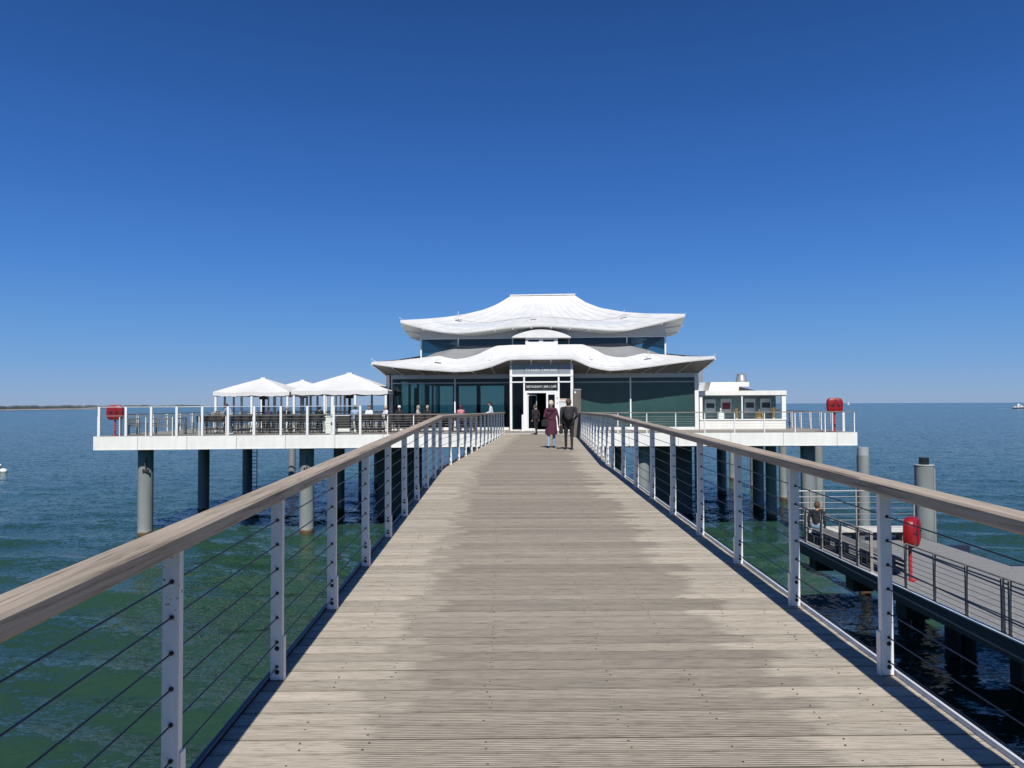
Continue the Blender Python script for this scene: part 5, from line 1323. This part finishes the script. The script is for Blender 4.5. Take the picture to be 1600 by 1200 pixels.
def make_body(name, bones, voxel, parent):
    """one continuous surface grown from tapered limbs; each face takes the cloth of the limb under it"""
    m = MB()
    for a, b, ra, rb, mt in bones:
        a, b = Vector(a), Vector(b); d = b-a; L = d.length
        if L < 1e-5: d = Vector((0, 0, 1)); L = 1e-5
        d.normalize(); ref = Vector((1, 0, 0)) if abs(d.x) < .8 else Vector((0, 1, 0)); u = d.cross(ref).normalized(); v = d.cross(u); n = 12; rings = []
        for t in (-1, -.8, -.45): rings.append((a+d*ra*t, ra*math.sqrt(max(.0004, 1-t*t))))
        rings.append((a, ra)); rings.append((b, rb))
        for t in (.45, .8, 1): rings.append((b+d*rb*t, rb*math.sqrt(max(.0004, 1-t*t))))
        vs = []; fs = []
        for c, r in rings:
            for k in range(n): q = 2*math.pi*k/n; vs.append(c+(u*math.cos(q)+v*math.sin(q))*r)
        for i in range(len(rings)-1):
            for k in range(n): fs.append((i*n+k, i*n+(k+1) % n, (i+1)*n+(k+1) % n, (i+1)*n+k))
        fs += [tuple(reversed(range(n))), tuple(range((len(rings)-1)*n, len(rings)*n))]; m.add(vs, fs)
    me = m.mesh(name, SKIN); o = bpy.data.objects.new('tmp', me); COL.objects.link(o)
    r = o.modifiers.new('r', 'REMESH'); r.mode = 'VOXEL'; r.voxel_size = voxel
    s = o.modifiers.new('s', 'SMOOTH'); s.factor = .5; s.iterations = 2
    dg = bpy.context.evaluated_depsgraph_get(); me2 = bpy.data.meshes.new_from_object(o.evaluated_get(dg)); me2.name = name
    bpy.data.objects.remove(o); bpy.data.meshes.remove(me)
    n = len(me2.polygons); C = np.empty(n*3, np.float32); me2.polygons.foreach_get('center', C); C = C.reshape(-1, 3)
    best = np.full(n, 1e9); idx = np.zeros(n, int); mats = []
    for a, b, ra, rb, mt in bones:
        if mt not in mats: mats.append(mt)
        a, b = np.array(a, float), np.array(b, float); ab = b-a; l2 = max(ab@ab, 1e-9)
        t = np.clip(((C-a)@ab)/l2, 0, 1); dist = np.linalg.norm(C-a-t[:, None]*ab, axis=1)-(ra+(rb-ra)*t)
        k = dist < best; best[k] = dist[k]; idx[k] = mats.index(mt)
    me2.materials.clear()
    for mt in mats: me2.materials.append(mt)
    me2.polygons.foreach_set('material_index', idx.astype(np.int32)); me2.polygons.foreach_set('use_smooth', np.ones(n, bool)); me2.update()
    return put('body', me2, parent)

def person(label, loc, rz, h=1.72, pose='stand', top=BLK, legs=NVY, low=None, shoes=SHOEB, hair=HAIRB, hairlen=.0, stride=.0, lean=0., arms=None, sleeve=True, female=False, voxel=.02, group=None, bald=False, seat=.68, head_tilt=0., head_turn=0., widen=1.):
    t = thing('person', label, 'person', loc, rz, group)
    k = h/1.75; B = []
    def P(x, y, z): return (x*k, y*k, z*k)
    def add(a, b, ra, rb, m_): B.append((P(*a), P(*b), ra*k, rb*k, m_))
    sw = (.17 if female else .195)*widen
    hipz = .93 if pose != 'sit' else (seat+.10)/k
    def L(x, y, z):                          # lean the upper body forward about the hips
        dz = z-.93; return (x, y+math.sin(lean)*dz, hipz+math.cos(lean)*dz)
    hw = .095
    add(L(-.07, 0, .96), L(.07, 0, .96), .125*widen, .125*widen, legs)
    add(L(0, .0, 1.02), L(0, .0, 1.18), .13*widen, .135*widen, top); add(L(-.05, 0, 1.22), L(-.075, -.005, 1.38), .115*widen, .10*widen, top); add(L(.05, 0, 1.22), L(.075, -.005, 1.38), .115*widen, .10*widen, top)
    add(L(-sw+.03, 0, 1.43), L(sw-.03, 0, 1.43), .07, .07, top)
    add(L(0, 0, 1.45), L(0, .015, 1.54), .058, .052, SKIN)
    hx, hy = math.sin(head_turn), math.cos(head_turn)
    def H(f, s, z):                          # head frame: forward, sideways, height
        f2 = f*math.cos(head_tilt)+(-z)*0; return L(f*hx+s*hy, .03+f*hy-s*hx+math.sin(head_tilt)*(z-1.52), z-f*math.sin(head_tilt))
    add(H(-.005, 0, 1.665), H(.012, 0, 1.635), .092, .088, SKIN); add(H(.03, 0, 1.60), H(.05, 0, 1.568), .06, .042, SKIN)
    add(H(.098, 0, 1.635), H(.108, 0, 1.612), .012, .016, SKIN)
    for s in (-1, 1):
        add(H(.0, s*.092, 1.645), H(-.005, s*.094, 1.61), .014, .012, SKIN)
        add(H(.088, s*.034, 1.645), H(.089, s*.034, 1.644), .011, .011, EYE)
    add(H(.086, -.018, 1.575), H(.086, .018, 1.575), .009, .009, LIP)
    if not bald:
        add(H(-.008, 0, 1.695), H(-.035, 0, 1.66), .101, .097, hair)
        if hairlen: add(H(-.045, 0, 1.64), H(-.06, 0, 1.60-hairlen), .082, .06, hair)
        else: add(H(-.035, 0, 1.64), H(-.035, 0, 1.585), .085, .062, hair)
    # legs
    for s in (-1, 1):
        fwd = stride*s
        if pose == 'sit':
            hp = (s*hw, 0, hipz); kn = (s*.11, .42, hipz-.02); an = (s*.12, .40+(.10 if s > 0 else .0), max(.10, hipz-.50))
        else:
            hp = (s*hw, 0, .92); kn = (s*(hw+.005), fwd*.35+.03, .50); an = (s*(hw+.005), fwd*.62-(.10 if fwd < 0 else 0), .09+(.05 if fwd < -.15 else 0))
        add(hp, kn, .085*widen, .06, legs); add(kn, an, .058, .044, low or legs)
        add((an[0], an[1]-.03, an[2]-.04), (an[0]+s*.02, an[1]+.15, an[2]-.05), .042, .036, shoes)
    # arms and hands
    for i, s in enumerate((-1, 1)):
        sh = L(s*sw, 0, 1.43)
        a = (arms or {}).get(s, None)
        if a is None: el = L(s*(sw+.05), -.03, 1.15); wr = L(s*(sw+.045), .05, .90)
        else: el, wr = [L(s*q[0], q[1], q[2]) for q in a]
        add(sh, el, .058, .046, top); add(el, wr, .044, .032, top if sleeve else SKIN)
        e, w_ = Vector(el), Vector(wr); d = (w_-e).normalized(); side = d.cross(Vector((s, 0, 0)));  side = side.normalized() if side.length > .1 else Vector((0, 1, 0))
        nrm = d.cross(side).normalized()
        pc = w_+d*.075
        add(tuple(w_+d*.01), tuple(pc), .028, .034, SKIN)
        for q, ln in ((-.030, .058), (-.010, .070), (.010, .066), (.030, .050)):
            b0 = pc+side*q+d*.018; b1 = b0+d*ln*.55+nrm*.006*s; b2 = b1+d*ln*.4+nrm*.022*s
            add(tuple(b0), tuple(b1), .0095, .009, SKIN); add(tuple(b1), tuple(b2), .009, .0075, SKIN)
        b0 = w_+d*.04+side*.03; add(tuple(b0), tuple(b0+side*.028+d*.03), .011, .010, SKIN); add(tuple(b0+side*.028+d*.03), tuple(b0+side*.03+d*.062), .010, .008, SKIN)
    make_body('body', B, voxel, t)
    return t, k, L
# the couple walking to the door
HD = -math.atan(.0629)
wy = 25.7; wx = XY(861, wy)
woman, k, Lw = person('woman in a knee length burgundy coat with fair hair walking towards the entrance', (wx, wy, zdeck(wy)+.002), HD, 1.63, top=BURG, legs=SKIRT, low=JEAN, shoes=NVY, hair=HAIRL, hairlen=.0, stride=.10, female=True, voxel=.0105, widen=1.05,
                      arms={-1: ((.25, -.05, 1.16), (.22, .10, .98)), 1: ((.27, -.06, 1.14), (.28, -.02, .88))})
m = MB(); m.lathe([(.20, .50), (.212, .56), (.205, .75), (.195, .95), (.172, 1.10), (.175, 1.25), (.165, 1.36), (.09, 1.46)], 28, (0, -.0, 0), 1.08, .80, cap=False)
for i in range(len(m.v)):
    x, y, z = m.v[i]; a = math.atan2(y, x); f = 1+.035*math.sin(a*7+z*5)*max(0, (1.2-z)); m.v[i] = (x*f*k, y*f*k, z*k)
m.build('coat', BURG, woman, smooth=True)
hd = MB(); hd.ell((0, -.105*k, 1.44*k), (.15*k, .075*k, .085*k), 16, 10); hd.build('hood', BURG, woman, smooth=True)
MB().tube([(-.19*k, -.10*k, 1.06*k), (0, -.165*k, 1.08*k), (.19*k, -.10*k, 1.06*k)], .012, 6).build('belt', BURG, woman)
bag = thing('shoulder_bag', 'black shoulder bag hanging at the left hip of the woman in burgundy', 'bag', (wx, wy, zdeck(wy)+.002), HD)
b_ = MB(); b_.box((-.23*k, -.10*k, .93*k), (.24, .12, .24)); b_.build('pouch', BLK, bag, bevel=.035)
MB().tube([(-.24*k, -.06*k, 1.04*k), (-.12*k, -.175*k, 1.18*k), (.06*k, -.17*k, 1.36*k), (.12*k, -.06*k, 1.49*k)], .012, 6).build('strap', BLK, bag)
my = 24.6; mx_ = XY(888.5, my)
man, k2, Lm = person('man in black with a black rucksack walking beside the woman in burgundy', (mx_, my, zdeck(my)+.002), HD, 1.67, top=cloth('jacket_charcoal', (.018, .019, .024)), legs=BLK, shoes=SHOEB, hair=HAIRM, stride=-.13, voxel=.0105, widen=1.2,
                     arms={-1: ((.27, -.05, 1.16), (.27, .0, .92)), 1: ((.29, -.09, 1.18), (.20, .12, 1.05))})
rs = thing('rucksack', 'black rucksack on the back of the man in black', 'rucksack', (mx_, my, zdeck(my)+.002), HD)
m = MB(); m.ell((0, -.20*k2, 1.24*k2), (.165, .12, .25), 18, 12)
for i in range(len(m.v)):
    x, y, z = m.v[i]; m.v[i] = (max(-.15, min(.15, x)), max(-.20*k2-.095, y), z)
m.build('pack', cloth('rucksack_black', (.022, .022, .025)), rs, smooth=True)
MB().ell((0, -.30*k2, 1.15*k2), (.11, .04, .11), 14, 8).build('front_pocket', cloth('rucksack_black', (.022, .022, .025)), rs, smooth=True)
for s in (-1, 1): MB().tube([(s*.1, -.10*k2, 1.45*k2), (s*.11, .0, 1.51*k2), (s*.12, .11*k2, 1.42*k2), (s*.13, .12*k2, 1.2*k2), (s*.14, -.08*k2, 1.05*k2)], .018, 6).build('strap', BLK, rs)
cb = thing('carrier_bag', 'dark carrier bag in the left hand of the man with the rucksack', 'bag', (mx_-.27*k2, my, zdeck(my)+.002), HD)
b_ = MB(); b_.box((0, .03, .66), (.13, .22, .26)); b_.build('bag_body', BLK, cb, bevel=.03)
for dy in (-.03, .06): MB().tube([(0, dy-.05, .78), (0, .01, .87), (0, dy+.06, .78)], .008, 5).build('bag_handle', BLK, cb)
# man about to step inside
ey = 39.6; ex_ = XY(837.5, ey)
person('person in dark clothes stepping towards the open door, turned to the left', (ex_, ey, zdeck(ey)+.002), R(35), 1.60, top=BLK, legs=BLK, shoes=SHOEB, hair=HAIRM, stride=.16, lean=.10, voxel=.016, head_turn=-.5)
# waiter
yy = 42.6; person('waiter in a white shirt with dark hair standing at the end of the left terrace', (XY(767.5, yy), yy, PD), R(95), 1.78, top=WHT, legs=BLK, hair=HAIRB, lean=.06, voxel=.018, arms={-1: ((.2, .06, 1.18), (.16, .26, 1.12)), 1: ((.2, .06, 1.18), (.16, .26, 1.12))})
# man bending over the second table
yy = 42.3; person('man in a light blue shirt and dark jeans bending over a high table', (XY(361, yy), yy, PD), R(70), 1.80, top=BLU, legs=JEAND, shoes=SHOEW, hair=HAIRM, lean=.42, voxel=.018, stride=.12, arms={-1: ((.2, .20, 1.22), (.16, .34, 1.05)), 1: ((.2, .2, 1.22), (.16, .36, 1.05))})
# seated guests
SA = {-1: ((.22, .10, 1.18), (.14, .34, 1.12)), 1: ((.22, .10, 1.18), (.14, .34, 1.12))}
def guest(label, u, y, rz, **kw):
    kw.setdefault('arms', SA)
    person(label, (XY(u, y), y, PD+.0), R(rz), kw.pop('h', 1.70), pose='sit', voxel=.021, group='guests sitting at the high tables', **kw)
guest('seated guest in a purple top with brown hair, back to the glass screen', 419, 42.72, 0, top=PURP, hair=HAIRM, hairlen=.08, shoes=SHOEW, female=True)
guest('seated guest in black with dark hair facing the sea side, third high table', 440, 43.95, 180, top=BLK, hair=HAIRB, shoes=SHOEW)
guest('seated guest in black leaning over the table left of the glass screen post', 453, 43.0, 100, top=BLK, hair=HAIRG, shoes=SHOEW, lean=.2)
guest('seated guest in black with dark hair left of the white service counter', 499, 42.85, 15, top=BLK, hair=HAIRB, shoes=SHOEB)
guest('seated guest in a blue shirt seen from behind, right of the tall white post', 555, 42.6, 20, top=BLU, legs=GRY, hair=HAIRM, shoes=SHOEB, h=1.76)
guest('seated guest in a pale top with sunglasses facing the walkway, beside the canopy post', 577, 43.95, 175, top=WHT, hair=HAIRM, shoes=SHOEW, female=True)
guest('seated guest with fair hair and a pale top below the teahouse drainpipe', 603, 43.7, 130, top=WHT, hair=HAIRL, shoes=SHOEB, female=True)
guest('seated guest in a black jacket and pale cap in front of the corner column', 624, 44.25, 170, top=BLK, legs=GRY, hair=WHT, shoes=SHOEW)
guest('seated grey haired guest in a pale jacket, left of the pair behind the railing', 653, 43.9, 260, top=cloth('cloth_beige', (.5, .42, .38)), hair=HAIRG, hairlen=.05, female=True)
guest('seated grey haired guest in dark clothes, right of the pair behind the railing', 668, 44.2, 160, top=BLK, hair=HAIRG)
guest('seated guest in a pink jacket with dark red hair near the entrance', 720, 43.15, 20, top=PINK, hair=cloth('hair_red', (.12, .02, .03)), female=True, widen=1.1)
# person on the jetty
yy = 24.35; p = PY(1276, 826, yy)
person('person in a black jacket and blue jeans sitting on the jetty bench, back turned', (p[0], yy, JZ), R(-38), 1.70, pose='sit', top=BLK, legs=JEAN, shoes=SHOEB, hair=HAIRM, voxel=.0125, seat=BZ-.03, lean=.12, widen=1.1)
print('objects', len(bpy.data.objects), 'tris', sum(len(o.data.loops)-2*len(o.data.polygons) for o in bpy.data.objects if o.type == 'MESH'))
